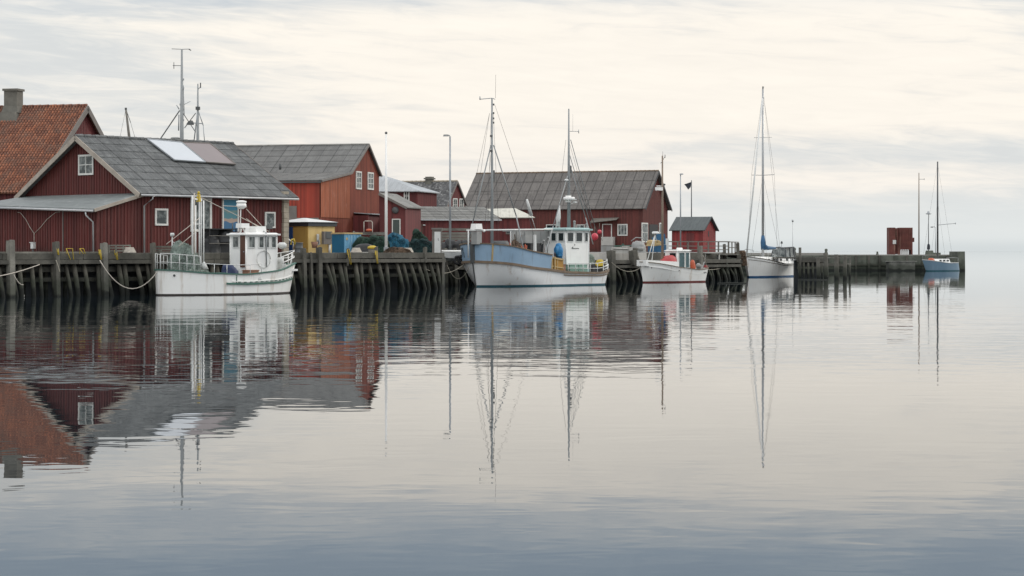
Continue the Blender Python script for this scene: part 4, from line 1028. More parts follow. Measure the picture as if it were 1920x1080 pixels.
# ------------------------------------------------------------------ boats
class Hull:
    def __init__(s, L, B, sheer, w0=0.0, ss=.35, ps=2.2, qs=2.0, sb=.45, pbw=1.5, pbd=2.3, rb=.6, rs=.5, boot=.12, tuck=.84):
        s.__dict__.update(locals())
    def f(s, u, v):
        f = 1.0
        if u < s.ss: f = s.w0 + (1 - s.w0) * max(0, 1 - ((s.ss - u) / s.ss) ** s.ps) ** (1 / s.qs)
        if u > s.sb:
            p = s.pbw + (s.pbd - s.pbw) * max(0, v); f *= max(0.0, 1 - ((u - s.sb) / (1 - s.sb)) ** p)
        return f
    def pt(s, u, v, side, k=1.0, dz=0.0):
        """u along (0 stern, 1 bow), v 0 waterline to 1 sheer, side +1 port / -1 starboard"""
        vv = max(-.5, v)
        x = u * s.L - (1 - vv) * s.rb * max(0, (u - .62) / .38) ** 2 + (1 - vv) * s.rs * max(0, (.3 - u) / .3) ** 2
        y = side * s.B / 2 * s.f(u, vv) * (s.tuck + (1 - s.tuck) * vv) * k
        z = v * s.sheer(u) if v >= 0 else v * 1.2
        return Vector((x, y, z + dz))
    def us(s, n=26, a=0.0, b=1.0): return [a + (b - a) * (0.5 - 0.5 * math.cos(math.pi * i / n)) for i in range(n + 1)]
    def skin(s, v0, v1, nv=5, a=0.0, b=1.0, n=26, mb=None, mi=0, k=1.0, vf0=None, vf1=None):
        mb = mb or MB(); U = s.us(n, a, b)
        for side in (1, -1):
            vs = []; fs = []
            for u in U:
                q0 = vf0(u) if vf0 else v0; q1 = vf1(u) if vf1 else v1
                for j in range(nv + 1): vs.append(s.pt(u, q0 + (q1 - q0) * j / nv, side, k))
            for i in range(len(U) - 1):
                for j in range(nv): fs.append((i * (nv + 1) + j, (i + 1) * (nv + 1) + j, (i + 1) * (nv + 1) + j + 1, i * (nv + 1) + j + 1))
            mb.add(vs, fs, mi, True)
        if s.w0 > 0 and a == 0.0:       # transom
            A = [s.pt(0, v0 + (v1 - v0) * j / nv, 1, k) for j in range(nv + 1)]; Bq = [s.pt(0, v0 + (v1 - v0) * j / nv, -1, k) for j in range(nv + 1)]
            mb.poly(A + Bq[::-1], mi)
        return mb
    def body(s, parent, mat, bottom, drop=.45, deckmat='deck', vtop=1.0, nv=5):
        bt = lambda u: s.boot / s.sheer(u)
        b = s.skin(0, vtop, nv, mb=None, vf0=bt if s.boot else None); hull = b.build('hull', mat, parent)
        b = s.skin(-.5, 0, 3, vf1=bt, k=1.0); b.build('bottom_paint', bottom, hull)
        # inside of the bulwark and the deck
        b = MB(); U = s.us(26)
        for side in (1, -1):
            vs = []; fs = []
            for u in U:
                p = s.pt(u, vtop, side, .955); p.x = s.L / 2 + (p.x - s.L / 2) * .985; q = p.copy(); q.z -= drop; vs += [p, q]
            for i in range(len(U) - 1): fs.append((2 * i, 2 * i + 1, 2 * i + 3, 2 * i + 2))
            b.add(vs, fs)
        b.build('bulwark_inside', mat, parent)
        b = MB(); vs = []; fs = []
        for u in U:
            for kk in (-1, -.33, .33, 1):
                p = s.pt(u, vtop, 1, .96); p.x = s.L / 2 + (p.x - s.L / 2) * .985; vs.append((p.x, p.y * kk, p.z - drop))
        for i in range(len(U) - 1):
            for j in range(3): fs.append((i * 4 + j, i * 4 + 4 + j, i * 4 + 5 + j, i * 4 + 1 + j))
        b.add(vs, fs); b.build('deck', deckmat, parent)
        return hull
    def strake(s, parent, mat, v=1.0, a=0.0, b=1.0, w=.10, h=.07, name='rail', dz=.02, vf=None, k=1.0, sides=(1, -1)):
        mb = MB(); U = s.us(28, a, b)
        for side in sides:
            pts = [s.pt(u, vf(u) if vf else v, side, k, dz) for u in U]
            vs = []; fs = []
            for i, p in enumerate(pts):
                d = (pts[min(i + 1, len(pts) - 1)] - pts[max(i - 1, 0)]); d.z = 0
                if d.length < 1e-6: d = Vector((0, 1, 0))
                d.normalize(); nrm = Vector((d.y, -d.x, 0))
                for i1, i2 in ((-1, -1), (1, -1), (1, 1), (-1, 1)): vs.append(p + nrm * (i1 * w / 2) + Vector((0, 0, i2 * h / 2)))
            for i in range(len(pts) - 1):
                for j in range(4): fs.append((i * 4 + j, i * 4 + (j + 1) % 4, i * 4 + 4 + (j + 1) % 4, i * 4 + 4 + j))
            fs.append((0, 1, 2, 3)); e = (len(pts) - 1) * 4; fs.append((e + 3, e + 2, e + 1, e))
            mb.add(vs, fs)
        if s.w0 > 0 and a == 0.0: mb.beam(s.pt(0, vf(0) if vf else v, 1, k, dz), s.pt(0, vf(0) if vf else v, -1, k, dz), w, h)
        return mb.build(name, mat, parent)
def interp(pts):
    def f(u):
        for (a, x), (b, y) in zip(pts, pts[1:]):
            if u <= b:
                t = (u - a) / (b - a); t = t * t * (3 - 2 * t) * .35 + t * .65
                return x + (y - x) * t
        return pts[-1][1]
    return f
def railing(parent, hull, a, b, n, side, h=.75, mat='white', v=1.0, r=.022, mid=True, k=.95, name='railing', hf=None):
    mb = MB(); top = []; md = []
    for i in range(n + 1):
        u = a + (b - a) * i / n; p = hull.pt(u, v, side, k); hh = hf(i / n) if hf else h
        mb.tube([p, p + Vector((0, 0, hh))], r, 5); top.append(p + Vector((0, 0, hh))); md.append(p + Vector((0, 0, hh * .5)))
    mb.tube(top, r, 5)
    if mid: mb.tube(md, r * .8, 5)
    return mb.build(name, mat, parent)
def cabin(parent, x0, x1, y0, y1, z0, z1, mat, roofmat, tx=0.0, ov=.12, rt=.1, name='wheelhouse', roof=True):
    """a little house, its front leaning by tx"""
    b = MB(); vs = [(x0, y0, z0), (x1, y0, z0), (x1, y1, z0), (x0, y1, z0), (x0, y0, z1), (x1 + tx, y0, z1), (x1 + tx, y1, z1), (x0, y1, z1)]
    b.add(vs, [(3, 2, 1, 0), (4, 5, 6, 7), (0, 1, 5, 4), (1, 2, 6, 5), (2, 3, 7, 6), (3, 0, 4, 7)])
    for x, y in ((x0, y0), (x0, y1), (x1, y0), (x1, y1)): b.tube([(x, y, z0), (x + (tx if x == x1 else 0), y, z1)], .04, 6)
    w = b.build(name, mat, parent)
    if roof:
        b = MB(); b.box(((x0 + x1 + tx) / 2, (y0 + y1) / 2, z1 + rt / 2), (x1 - x0 + abs(tx) + ov * 2, y1 - y0 + ov * 2, rt)); b.box(((x0 + x1 + tx) / 2, (y0 + y1) / 2, z1 + rt * 1.3), (x1 - x0 + ov, y1 - y0 + ov, rt * .6), 0, 0, .9); b.build('roof', roofmat, w)
    return w
def bwin(parent, fr, plane, val, px0, py0, px1, py1, out, glass='glass', frame='whitedull', d=.03, name='window', fw=.05):
    """window on a boat wall, placed where the photo shows it on that wall's plane; out = +1/-1 direction of the outside"""
    a, c = fr.hit(px0, py0, plane, val), fr.hit(px1, py1, plane, val)
    cen = (a + c) / 2
    if plane == 'y': dim = (abs(c.x - a.x), d, abs(c.z - a.z)); off = Vector((0, out * d / 2, 0))
    else: dim = (d, abs(c.y - a.y), abs(c.z - a.z)); off = Vector((out * d / 2, 0, 0))
    b = MB()
    if plane == 'y':
        for sx_ in (-1, 1): b.box((cen.x + sx_ * dim[0] / 2, val + out * .02, cen.z), (fw, .05, dim[2] + fw))
        for sz_ in (-1, 1): b.box((cen.x, val + out * .02, cen.z + sz_ * dim[2] / 2), (dim[0] - fw, .046, fw))
    else:
        for sy_ in (-1, 1): b.box((val + out * .02, cen.y + sy_ * dim[1] / 2, cen.z), (.05, fw, dim[2] + fw))
        for sz_ in (-1, 1): b.box((val + out * .02, cen.y, cen.z + sz_ * dim[2] / 2), (.046, dim[1] - fw, fw))
    w = b.build(name, frame, parent)
    b = MB(); b.box(tuple(cen + off * .6), tuple(x * .98 for x in dim)); b.build('pane', glass, w)
    return w
def wires(parent, segs, r=.012, mat='wire', name='rigging', each=True):
    for p, q in segs:
        b = MB(); b.tube([p, q], r, 4); b.build(name, mat, parent)
def ring(c, R_, r, axis='y', n=20):
    pts = []
    for i in range(n + 1):
        t = 2 * math.pi * i / n
        pts.append(Vector(c) + (Vector((math.cos(t) * R_, 0, math.sin(t) * R_)) if axis == 'y' else Vector((0, math.cos(t) * R_, math.sin(t) * R_)) if axis == 'x' else Vector((math.cos(t) * R_, math.sin(t) * R_, 0))))
    return MB().tube(pts, r, 6)

# ---- boat one: white with green trim, stern towards us on the left
a1 = math.atan2(.714, .700)
k1 = Fr(-19.85, 119.4, 0, a1)
B1_ = thing('fishing_boat', 'white fishing boat with green rail and strake, moored at the left quay', 'boat', (-19.85, 119.4, 0), a1, 'boats moored along the quay')
sh1 = interp([(0, 1.40), (.25, 1.20), (.5, 1.12), (.75, 1.30), (1, 1.74)])
H1 = Hull(10.0, 3.3, sh1, 0, .42, 2.1, 1.9, .50, 2.1, 2.6, .45, .06, .08, .97)
hu = H1.body(B1_, 'hullwhite', 'antifoul', .42)
H1.strake(B1_, 'greentrim', 1.0, w=.13, h=.07, name='rail', dz=.03)
H1.strake(hu, 'greentrim', w=.09, h=.10, name='rubbing_strake', vf=lambda u: .55 - .10 * (u - .35), a=.36, b=.985, k=1.02, dz=0)
H1.strake(hu, 'hullwhite', w=.05, h=.04, name='upper_strake', vf=lambda u: .66 - .08 * (u - .35), a=.40, b=.98, k=1.012, dz=0)
b = MB()
for i in range(13):
    u = .45 + i * .042; p = H1.pt(u, .55 - .10 * (u - .35), -1, 1.03, .10); b.box(tuple(p), (.16, .05, .05), 0)
b.build('scuppers', 'greentrim', hu)
p = k1.hit(300, 515, 'y', -.9); q = H1.pt(.055, .82, -1, 1.02)
b = MB(); b.ball(tuple(q), .07, 6); b.build('stern_eye', 'steeld', hu)
b = MB(); q = H1.pt(.43, .5, -1, 1.012); q2 = H1.pt(.43, .98, -1, 1.012); b.beam(q, q2, .04, .03); b.build('hull_joint', 'greentrim', hu)
# wheelhouse
ys = -.72
wa = k1.hit(461, 500, 'y', ys); wf = k1.hit(519, 500, 'y', ys); zr = k1.hit(480, 441, 'y', ys).z
wh = cabin(B1_, wa.x, wf.x, ys, .72, .75, zr, 'white', 'white', .0, .16, .09)
for x0, x1 in ((466, 477.5), (485, 494), (499, 504), (508.5, 517)): bwin(wh, k1, 'y', ys, x0, 464.5, x1, 443.5, -1)
bwin(wh, k1, 'x', wa.x, 437.5, 464, 448, 443.5, -1)
a, c_ = k1.hit(451, 501, 'x', wa.x - .02), k1.hit(460, 441, 'x', wa.x - .02)
b = MB(); b.box((wa.x - .03, (a.y + c_.y) / 2, (a.z + c_.z) / 2), (.05, abs(c_.y - a.y), abs(c_.z - a.z))); b.build('door', 'brownwood', wh)
b = MB(); q = k1.hit(457, 472, 'x', wa.x - .07); b.box(tuple(q), (.04, .08, .05)); b.build('door_handle', 'steel', wh)
a, c_ = k1.hit(478, 440, 'y', -.4), k1.hit(497, 426, 'y', -.4)
b = MB(); b.box(((a.x + c_.x) / 2, 0, (a.z + c_.z) / 2 + .05), (c_.x - a.x, 1.1, c_.z - a.z), 0, 0, .92); b.build('roof_box', 'white', wh)
c_ = k1.hit(494.5, 486, 'y', ys - .04); ring(c_, .5, .025, 'y').build('hoop', 'whitedull', wh)
b = MB(); a, c_ = k1.hit(499.5, 500, 'y', ys - .06), k1.hit(499, 436, 'y', ys - .06); b.tube([a, c_, c_ + Vector((0, .3, .1))], .035, 6); b.build('exhaust_pipe', 'steel', wh)
b = MB(); q = k1.hit(505, 426, 'y', -.2); b.tube([q - Vector((0, 0, .5)), q + Vector((0, 0, .35))], .03, 5); b.box(tuple(q), (.25, .3, .2)); b.box(tuple(q + Vector((0, 0, .35))), (.12, .2, .1)); b.build('searchlight', 'steeld', wh)
# radar and lamp mast on the roof
q = k1.hit(450, 432, 'y', 0); q1 = k1.hit(453, 392, 'y', 0); zt = q1.z
b = MB(); b.tube([(q.x, 0, zr), (q.x + .05, 0, zt)], .035, 6); mm = b.build('lamp_mast', 'whitedull', B1_)
b = MB(); b.lathe((q.x + .1, 0, zt), [(.12, 0), (.28, .12), (.30, .26), (.26, .28), (.27, .36), (.30, .37), (.30, .46), (.1, .5)], 12); b.build('radome', 'white', mm)
c_ = k1.hit(455, 423, 'y', 0); b = MB(); b.box(tuple(c_), (.62, .5, .26), 0, 0, .96); b.tube([c_ - Vector((.15, 0, .4)), c_], .04, 6); b.tube([c_ - Vector((-.15, 0, .4)), c_], .04, 6); b.build('radar', 'white', mm)
for px_, py_ in ((436, 428), (474, 430)):
    c_ = k1.hit(px_, py_, 'y', 0); b = MB(); b.tube([c_ - Vector((0, 0, .2)), c_ + Vector((0, 0, .3))], .035, 5); b.build('roof_fitting', 'steeld', mm)
# aft gantry, posts and lines
dk = 1.0
def K(px, py, y=0.0, fr=k1): return fr.hit(px, py, 'y', y)
gt = []
for px_, pyt, y, r, mt in ((361, 366, -.7, .055, 'whitedull'), (364.5, 362, -.7, .035, 'ropelight'), (377.5, 372, .75, .04, 'whitedull'), (374, 372, .3, .045, 'whitedull'), (367, 385, .5, .035, 'white'), (382, 376, .9, .035, 'white')):
    t_ = K(px_, pyt, y); b = MB(); b.tube([(t_.x, y, .8), t_], r, 7); b.build('gantry_post', mt, B1_)
t1, t2 = K(362, 372, -.7), K(378, 376, .75)
b = MB(); b.beam(t1, t2, .07, .09); a, c_ = K(361, 420, -.7), K(378, 420, .75); b.beam(a, c_, .04, .04); b.build('gantry_beam', 'white', B1_)
q = K(372.5, 371, 0); b = MB(); b.box(tuple(q), (.2, .2, .45), .4, 0, .7); b.ball(tuple(q + Vector((0, 0, .3))), .08, 6); b.build('net_block', 'yellow', B1_)
wires(B1_, [(K(374, 369), K(505, 434, -.2)), (K(365, 363, -.7), K(373, 369)), (K(375, 408), K(312, 458, -.8)), (K(372, 430), K(335, 462, -.4)), (K(462, 392), K(497, 430)), (K(463, 388), K(418, 386)), (K(462, 410, -.3), K(487, 428, -.3))], .022, 'ropelight', 'line')
q = K(323, 440, .9); b = MB(); b.tube([(q.x, q.y, 1.0), q], .035, 6); b.lathe(tuple(q), [(.1, -.1), (.13, 0), (.1, .1)], 8); b.tube([q - Vector((0, 0, .4)), K(334, 458, .6)], .025, 5); b.build('stern_light', 'whitedull', B1_)
railing(B1_, H1, .005, .20, 5, -1, .95, 'whitedull', hf=lambda t: .95)
railing(B1_, H1, .02, .16, 4, 1, .95, 'whitedull')
railing(B1_, H1, .20, .62, 5, -1, .55, 'whitedull', mid=False)
b = MB()
for u, side in ((.82, -1), (.88, -1), (.93, -1), (.82, 1), (.88, 1), (.93, 1)):
    p = H1.pt(u, 1, side, .93); b.tube([p, p + Vector((0, 0, .75))], .025, 5)
for hh, u0 in ((.75, .80), (.4, .82)):
    pts = [H1.pt(u, 1, -1, .93, hh) for u in (u0, .86, .9, .94, .97)] + [H1.pt(.99, 1, 0, 1, hh + .05)] + [H1.pt(u, 1, 1, .93, hh) for u in (.97, .94, .9, .86, u0)]
    b.tube(pts, .028, 6)
b.tube([H1.pt(.90, 1, -1, .9), H1.pt(.95, 1, -1, .9, .55), H1.pt(.985, 1, 0, 1, 1.25), H1.pt(.95, 1, 0, 1, 1.5)], .03, 6)
b.build('pulpit', 'white', B1_)
q = H1.pt(.885, 1, 0, 1, -.1); b = MB(); b.box(tuple(q + Vector((0, 0, .15))), (.3, .7, .3)); b.lathe(tuple(q + Vector((0, 0, .3))), [(.16, 0), (.2, .15), (.2, .3), (.12, .36)], 10); b.build('windlass', 'whitedull', B1_)
q = K(531, 457, 0); b = MB(); b.lathe((q.x, .1, q.z - .3), [(.1, 0), (.26, .1), (.28, .28), (.15, .38)], 10); b.build('bow_lamp', 'whitedull', B1_)
b = MB(); q = K(549, 449, -.1); b.tube([q + Vector((-.15, 0, -.3)), q + Vector((-.08, 0, 0)), q + Vector((.08, 0, .02)), q + Vector((.16, 0, -.28))], .055, 6); b.build('horseshoe_buoy', 'yellow', B1_)
b = MB(); b.box((H1.L * .94, 0, 1.36), (.9, .8, .12)); b.build('foredeck', 'white', B1_)
b = MB(); b.box((3.2, 0, .9), (1.2, 1.1, .5)); b.build('hatch', 'deck', B1_)
ob = lambda loc: tuple(Vector((k1.o.x + loc[0] * k1.c - loc[1] * k1.s, k1.o.y + loc[0] * k1.s + loc[1] * k1.c, loc[2])))
def onboat(fr, name, label, cat, mats, mk, base, group=None, rz=None):
    """a loose thing lying on a boat: its own top-level object at its own base"""
    w = Vector((fr.o.x + base[0] * fr.c - base[1] * fr.s, fr.o.y + base[0] * fr.s + base[1] * fr.c, base[2]))
    m = MB(); mk(m); o = m.build(name, mats); o.location = w; o.rotation_euler = (0, 0, fr.a if rz is None else rz)
    return tag(o, label, cat, group)
q = K(346, 505, -.2)
def mk(m):
    m.heap((0, 0, 0), (.90, .75, 2.0), 2, 0, 30, .35, 1.3); m.heap((.45, -.25, 0), (.5, .5, 1.45), 5, 0, 24, .35); m.heap((-.5, -.1, 0), (.45, .45, 1.6), 8, 0, 24, .35)
onboat(k1, 'net_heap', 'pale green gill nets heaped on the aft deck of the green-trimmed boat', 'net', 'netpale', mk, (q.x, -.1, .85))
q = K(350, 505, -1.0)
onboat(k1, 'yellow_net', 'yellow-green floatline spread along the stern rail below the pale nets', 'net', 'netpale', lambda m: m.heap((0, 0, 0), (1.0, .15, .50), 12, 0, 24, .3), (q.x + .7, -.95, .95))
q = K(382, 500, -.4)
onboat(k1, 'marker_buoy', 'red marker buoy with white cone standing beside the pale nets', 'buoy', ['orange', 'whitedull'], lambda m: (m.lathe((0, 0, 0), [(.14, 0), (.18, .2), (.17, .45), (.1, .55)], 10), m.lathe((.02, 0, .5), [(.26, 0), (.12, .3), (.03, .42)], 10, 1)), (q.x, -.4, .95))
q = K(405, 500, -.5)
def mk(m):
    m.box((0, 0, .42), (1.5, .7, .06))
    for x in (-.7, 0, .7):
        for y in (-.3, .3): m.box((x, y, .2), (.05, .05, .4))
    m.box((0, -.3, .2), (1.4, .04, .04))
onboat(k1, 'sorting_table', 'low green sorting table on the boat deck behind the aft rail', 'table', 'greentrim', mk, (q.x, -.5, .80))
q = K(431, 508, -.6)
onboat(k1, 'oilskin_heap', 'heap of navy blue oilskins beside the brown wheelhouse door', 'clothes', 'navy', lambda m: (m.heap((0, 0, 0), (.52, .5, .85), 3, 0, 20, .35), m.ball((-.1, -.1, .72), (.3, .25, .2), 8)), (q.x, -.6, .80))
q = K(471, 505, -1.1)
onboat(k1, 'fish_box', 'brown fish box against the white wheelhouse side', 'box', 'brownbox', lambda m: (m.box((0, 0, .28), (.8, .5, .5)), m.box((0, 0, .55), (.86, .55, .05))), (q.x, -1.05, .82))
onboat(k1, 'rope_sack', 'white sack slumped in front of the brown fish box', 'sack', 'whitedull', lambda m: m.heap((0, 0, 0), (.35, .25, .38), 6, 0, 16, .3), (q.x + .25, -1.4, .85))

# ---- boat two: blue bow, bow towards us on the left
st2 = Vector((6.42, 159.7, 0)); bw2 = Vector((-2.68, 148.1, 0)); d2 = bw2 - st2
a2 = math.atan2(d2.y, d2.x); k2 = Fr(st2.x, st2.y, 0, a2)
B2_ = thing('fishing_cutter', 'large fishing boat with light blue bow, white hull and two masts', 'boat', (st2.x, st2.y, 0), a2, 'boats moored along the quay')
sh2 = interp([(0, 1.12), (.2, .84), (.45, .92), (.7, 1.22), (1, 1.72)])
H2 = Hull(d2.length, 4.7, sh2, 0, .26, 2.4, 2.0, .50, 3.0, 10.0, .35, .45, .10, .94)
hu = H2.body(B2_, 'hullwhite2', 'antiteal', .12)
H2.strake(hu, 'woodcap', 1.0, w=.14, h=.17, name='wale', dz=.02, k=1.01)
H2.strake(hu, 'woodcap', vf=lambda u: .80, a=.0, b=.5, w=.07, h=.07, name='lower_wale', k=1.01, dz=0)
# blue bulwark on the fore half
bh = interp([(.0, .0), (.55, .0), (.66, .98), (.85, 1.06), (1, 1.20)])
U = [.60 + .40 * i / 18 for i in range(19)]
def bulw(u, side, t): 
    p = H2.pt(u, 1, side, 1.0); fl = 1 + (.03 + .10 * max(0, (u - .8) / .2)) * t
    return Vector((p.x + .05 * t * (u > .9), p.y * fl, p.z + .09 + t * (1.0 + (u - .6) * .55)))
b = MB()
for side in (1, -1):
    for inn in (1, .975):
        vs = []; fs = []
        for u in U:
            for t in (0, .5, 1): p = bulw(u, side, t); vs.append((p.x - (.04 if inn < 1 else 0), p.y * inn, p.z))
        for i in range(len(U) - 1):
            for j_ in range(2): fs.append((i * 3 + j_, i * 3 + 3 + j_, i * 3 + 4 + j_, i * 3 + 1 + j_))
        b.add(vs, fs, 0, True)
bl = b.build('bow_bulwark', 'hullblue', B2_)
b = MB()
for side in (1, -1):
    for i in range(len(U) - 1): b.beam(bulw(U[i], side, 1), bulw(U[i + 1], side, 1), .14, .08)
b.build('bulwark_cap', 'woodcap', bl)
b = MB(); s0 = H2.pt(1, 0, 0); s0.z = -.3; tz = bulw(1, 1, 1).z; tx = bulw(1, 1, 1).x
b.beam((tx + .02, 0, 1.62), (tx + .10, 0, tz + .08), .22, .26, 0, (0, 1, 0)); b.beam((H2.pt(1, 0, 0).x + .03, 0, -.2), (tx + .02, 0, 1.62), .05, .08, 0, (0, 1, 0)); b.build('stem', 'steeld', bl)
b = MB(); p = bulw(.965, 1, 0); q = bulw(.965, 1, 1); b.beam(p + Vector((0, .03, 0)), q + Vector((0, .03, 0)), .12, .05); b.build('bow_post', 'tan', bl)
b = MB(); p = bulw(.60, 1, 0); q = bulw(.60, 1, 1)
for u in (.60, .575): 
    p = H2.pt(u, 1, 1, 1); b.beam(p, p + Vector((0, 0, 1.0)), .10, .10)
b.build('bulwark_post', 'tan', bl)
b = MB(); p, q = H2.pt(.595, 1, 1, .97), H2.pt(.50, 1, 1, .97); b.slab([p, q, q + Vector((0, 0, .85)), p + Vector((0, 0, .85))], (0, -.05, 0)); b.build('side_board', 'orangewood', B2_)
b = MB(); b.beam(p + Vector((0, 0, .92)), q + Vector((0, 0, .88)), .12, .12); b.beam(p + Vector((0, .03, .3)), q + Vector((0, .03, .28)), .05, .08)
b.beam((p + q) / 2, (p + q) / 2 + Vector((0, .0, .9)), .07, .07); b.build('side_rail', 'tan', B2_)
for nm, side, u0 in (('bow_number', -1, .955),):      # small dark registration letters, only a few strokes can be read
    b = MB()
    for i, (du, t0, t1) in enumerate(((0, .25, .8), (.010, .5, .8), (.014, .2, .5))):
        b.beam(bulw(u0 + du, side, t0) * 1.0 + Vector((.03, -.03, 0)), bulw(u0 + du, side, t1) + Vector((.03, -.03, 0)), .035, .035)
    b.build(nm, 'black', bl)
b = MB(); vs = [H2.pt(u, 1, s_, .95, 0.12) for s_ in (1,) for u in (.55, .7, .85, .97)] + [H2.pt(u, 1, -1, .95, .12) for u in (.97, .85, .7, .55)]
b.poly(vs); b.build('foredeck', 'deck', B2_)
K2 = lambda px, py, y=0.0: k2.hit(px, py, 'y', y)
# wheelhouse
yw = .95
wa, wf = K2(1104, 500, yw), K2(1062, 500, yw); zr = K2(1085, 432, yw).z
wh = cabin(B2_, wa.x, wf.x, -.95, yw, .75, zr, 'white', 'teal', .10, .22, .12)
for x0, x1 in ((1063.5, 1074.5), (1079.5, 1091), (1096, 1101.5)): bwin(wh, k2, 'y', yw, x0, 453, x1, 436, 1, 'glassdark')
for x0, x1 in ((1034, 1043), (1047.5, 1057.5)): bwin(wh, k2, 'x', wf.x + .10, x0, 452, x1, 436.5, 1, 'glassdark')
# small dark boat emblem on the wheelhouse side
e0 = K2(1073.5, 465, yw + .015)
b = MB(); b.box((e0.x, yw + .015, e0.z), (.16, .02, .09)); b.box((e0.x - .42, yw + .015, e0.z - .03), (.75, .02, .045)); b.box((e0.x - .05, yw + .015, e0.z + .07), (.05, .02, .06)); b.box((e0.x - .28, yw + .015, e0.z + .24), (.03, .02, .12)); b.build('emblem', 'steeld', wh)
b = MB(); b.box(((wa.x + wf.x) / 2, yw + .03, .98), (wf.x - wa.x, .06, .3)); b.build('kickboard', 'teal', wh)
# masts
def mast(parent, fr, px, pyt, z0, r0, r1, mat, y=0.0, name='mast'):
    t_ = fr.hit(px, pyt, 'y', y); b = MB(); b.tube([(t_.x, y, z0), (t_.x, y, z0 + (t_.z - z0) * .5), (t_.x, y, t_.z)], [r0, (r0 + r1) / 2, r1], 9)
    return b.build(name, mat, parent), t_
m1, t1 = mast(B2_, k2, 922.5, 184, 1.2, .125, .06, 'mastgrey')
a = K2(900, 184); c_ = K2(928, 186); b = MB(); b.tube([Vector((t1.x, 0, a.z)) + (a - t1) * 1.0, Vector((t1.x, 0, t1.z)), c_], .028, 5); b.tube([a - Vector((0, 0, .12)), a + Vector((0, 0, .12))], .04, 5); b.build('yard', 'steel', m1)
b = MB(); p = K2(929, 184); b.tube([p, K2(929.5, 140)], .012, 4); b.build('whip_aerial', 'wire', m1)
b = MB()
for py_ in (196, 212, 222, 230, 255, 283):
    q = K2(921 if py_ % 2 else 924.5, py_); b.box(tuple(q), (.12, .14, .13))
b.build('mast_fittings', 'steeld', m1)
b = MB(); q = K2(925.5, 330); b.box(tuple(q), (.16, .1, .8)); b.build('mast_crutch', 'steeld', m1)
for p, q, r in ((K2(920.5, 272), K2(876, 462, -1.2), .045), (K2(925.5, 272), K2(968, 405, 1.2), .045), (K2(968, 405, 1.2), K2(986, 488, 1.9), .05)):
    b = MB(); b.tube([p, q], r, 6); b.build('mast_leg', 'mastgrey', m1)
wires(m1, [(K2(918, 212), K2(885, 432, -.6)), (K2(927.5, 196), K2(970, 322)), (K2(970, 322), K2(1006, 462, 1.7)), (K2(921, 212), K2(914, 440)), (K2(925, 212), K2(936, 452)), (K2(922, 272), K2(905, 470, -1.5)), (K2(918, 212), K2(893, 330)), ], .013)
q = K2(992, 389); b = MB(); b.tube([q + (K2(988, 374) - q), q + (K2(996, 404) - q)], [.08, .13], 7); b.tube([K2(996, 404), K2(1005, 432)], .02, 5); b.build('rigging_block', 'whitedull', m1)
m2, t2 = mast(B2_, k2, 1066.5, 204, zr, .14, .05, 'mastgrey')
b = MB(); p = K2(1066, 246); b.tube([p, K2(1085, 246.5)], .022, 5); b.tube([K2(1085, 243), K2(1085, 250)], .03, 5); b.tube([K2(1074, 246), K2(1074, 214)], .009, 4); b.build('cross_arm', 'steel', m2)
b = MB(); q = K2(1066, 373); b.box((q.x + .02, 0, q.z), (.3, .3, .5)); b.lathe((q.x, .05, q.z - .08), [(.40, 0), (.42, .06), (.42, .18), (.38, .22)], 14); b.build('radar', 'white', m2)
b = MB(); q = K2(1078, 379); b.tube([K2(1067, 384), q], .02, 5); b.box(tuple(q), (.28, .2, .12)); b.box(tuple(q + Vector((0, 0, .2))), (.2, .15, .08)); b.build('loudhailer', 'whitedull', m2)
b = MB(); q = K2(1062, 338); b.ball(tuple(q), (.16, .16, .1), 7); b.tube([q, K2(1067, 345)], .02, 5); b.build('masthead_lamp', 'whitedull', m2)
b = MB(); q = K2(1069, 318); b.box(tuple(q), (.16, .16, .55)); b.build('mast_sleeve', 'steeld', m2)
for p, q, r in ((K2(1064, 330), K2(1037, 425, .2), .035), (K2(1037, 425, .2), K2(1018, 490, 1.7), .04), (K2(1069, 310), K2(1098, 408, .3), .035), (K2(1098, 408, .3), K2(1112, 458, 1.2), .04), (K2(1068, 290), K2(1110, 430, -.6), .03), (K2(1070, 262), K2(1121, 445, -.8), .03)):
    b = MB(); b.tube([p, q], r, 6); b.build('mast_stay', 'mastgrey', m2)
wires(m2, [(K2(1061, 262), K2(1050, 355)), (K2(1066, 262), K2(1110, 420)), (K2(1094, 370), K2(1108, 420)), (K2(1066, 320), K2(1130, 452, -.9)), (K2(1064, 330), K2(1050, 425, -.6))], .013)
b = MB(); q = K2(1047, 408); b.tube([K2(1049, 385), q, K2(1045, 424)], [.05, .17, .12], 8); b.build('furled_sail', 'whitedull', m2)
q = K2(1045, 432); 
b = MB()
for px_, h_ in ((1075, .55), (1046, .5), (1098, .35), (1084, .25)):
    p = K2(px_, 431); b.box((p.x, .1, zr + .1 + h_ / 2), (.12, .12, h_)); b.ball((p.x, .1, zr + .1 + h_), .1, 6)
b.build('roof_fittings', 'greybox', wh)
# long boom over the deck with posts
z_b = K2(900, 431, 1.2).z
p, q = K2(875, 432, .4), K2(1036, 430, .6)
b = MB(); b.tube([p, q], .06, 7); b.build('boom', 'whitedull', B2_)
for px_ in (878, 957.5):
    p = K2(px_, 431, .5); b = MB(); b.tube([(p.x, .5, 2.0), p], .045, 6); b.build('boom_post', 'whitedull', B2_)
p = K2(1003, 440, 1.75); b = MB(); b.box((p.x, 1.75, (p.z + 2.0) / 2), (.20, .16, p.z - 2.0), 0, 0, .8); b.build('gallows_post', 'whitedull', B2_)
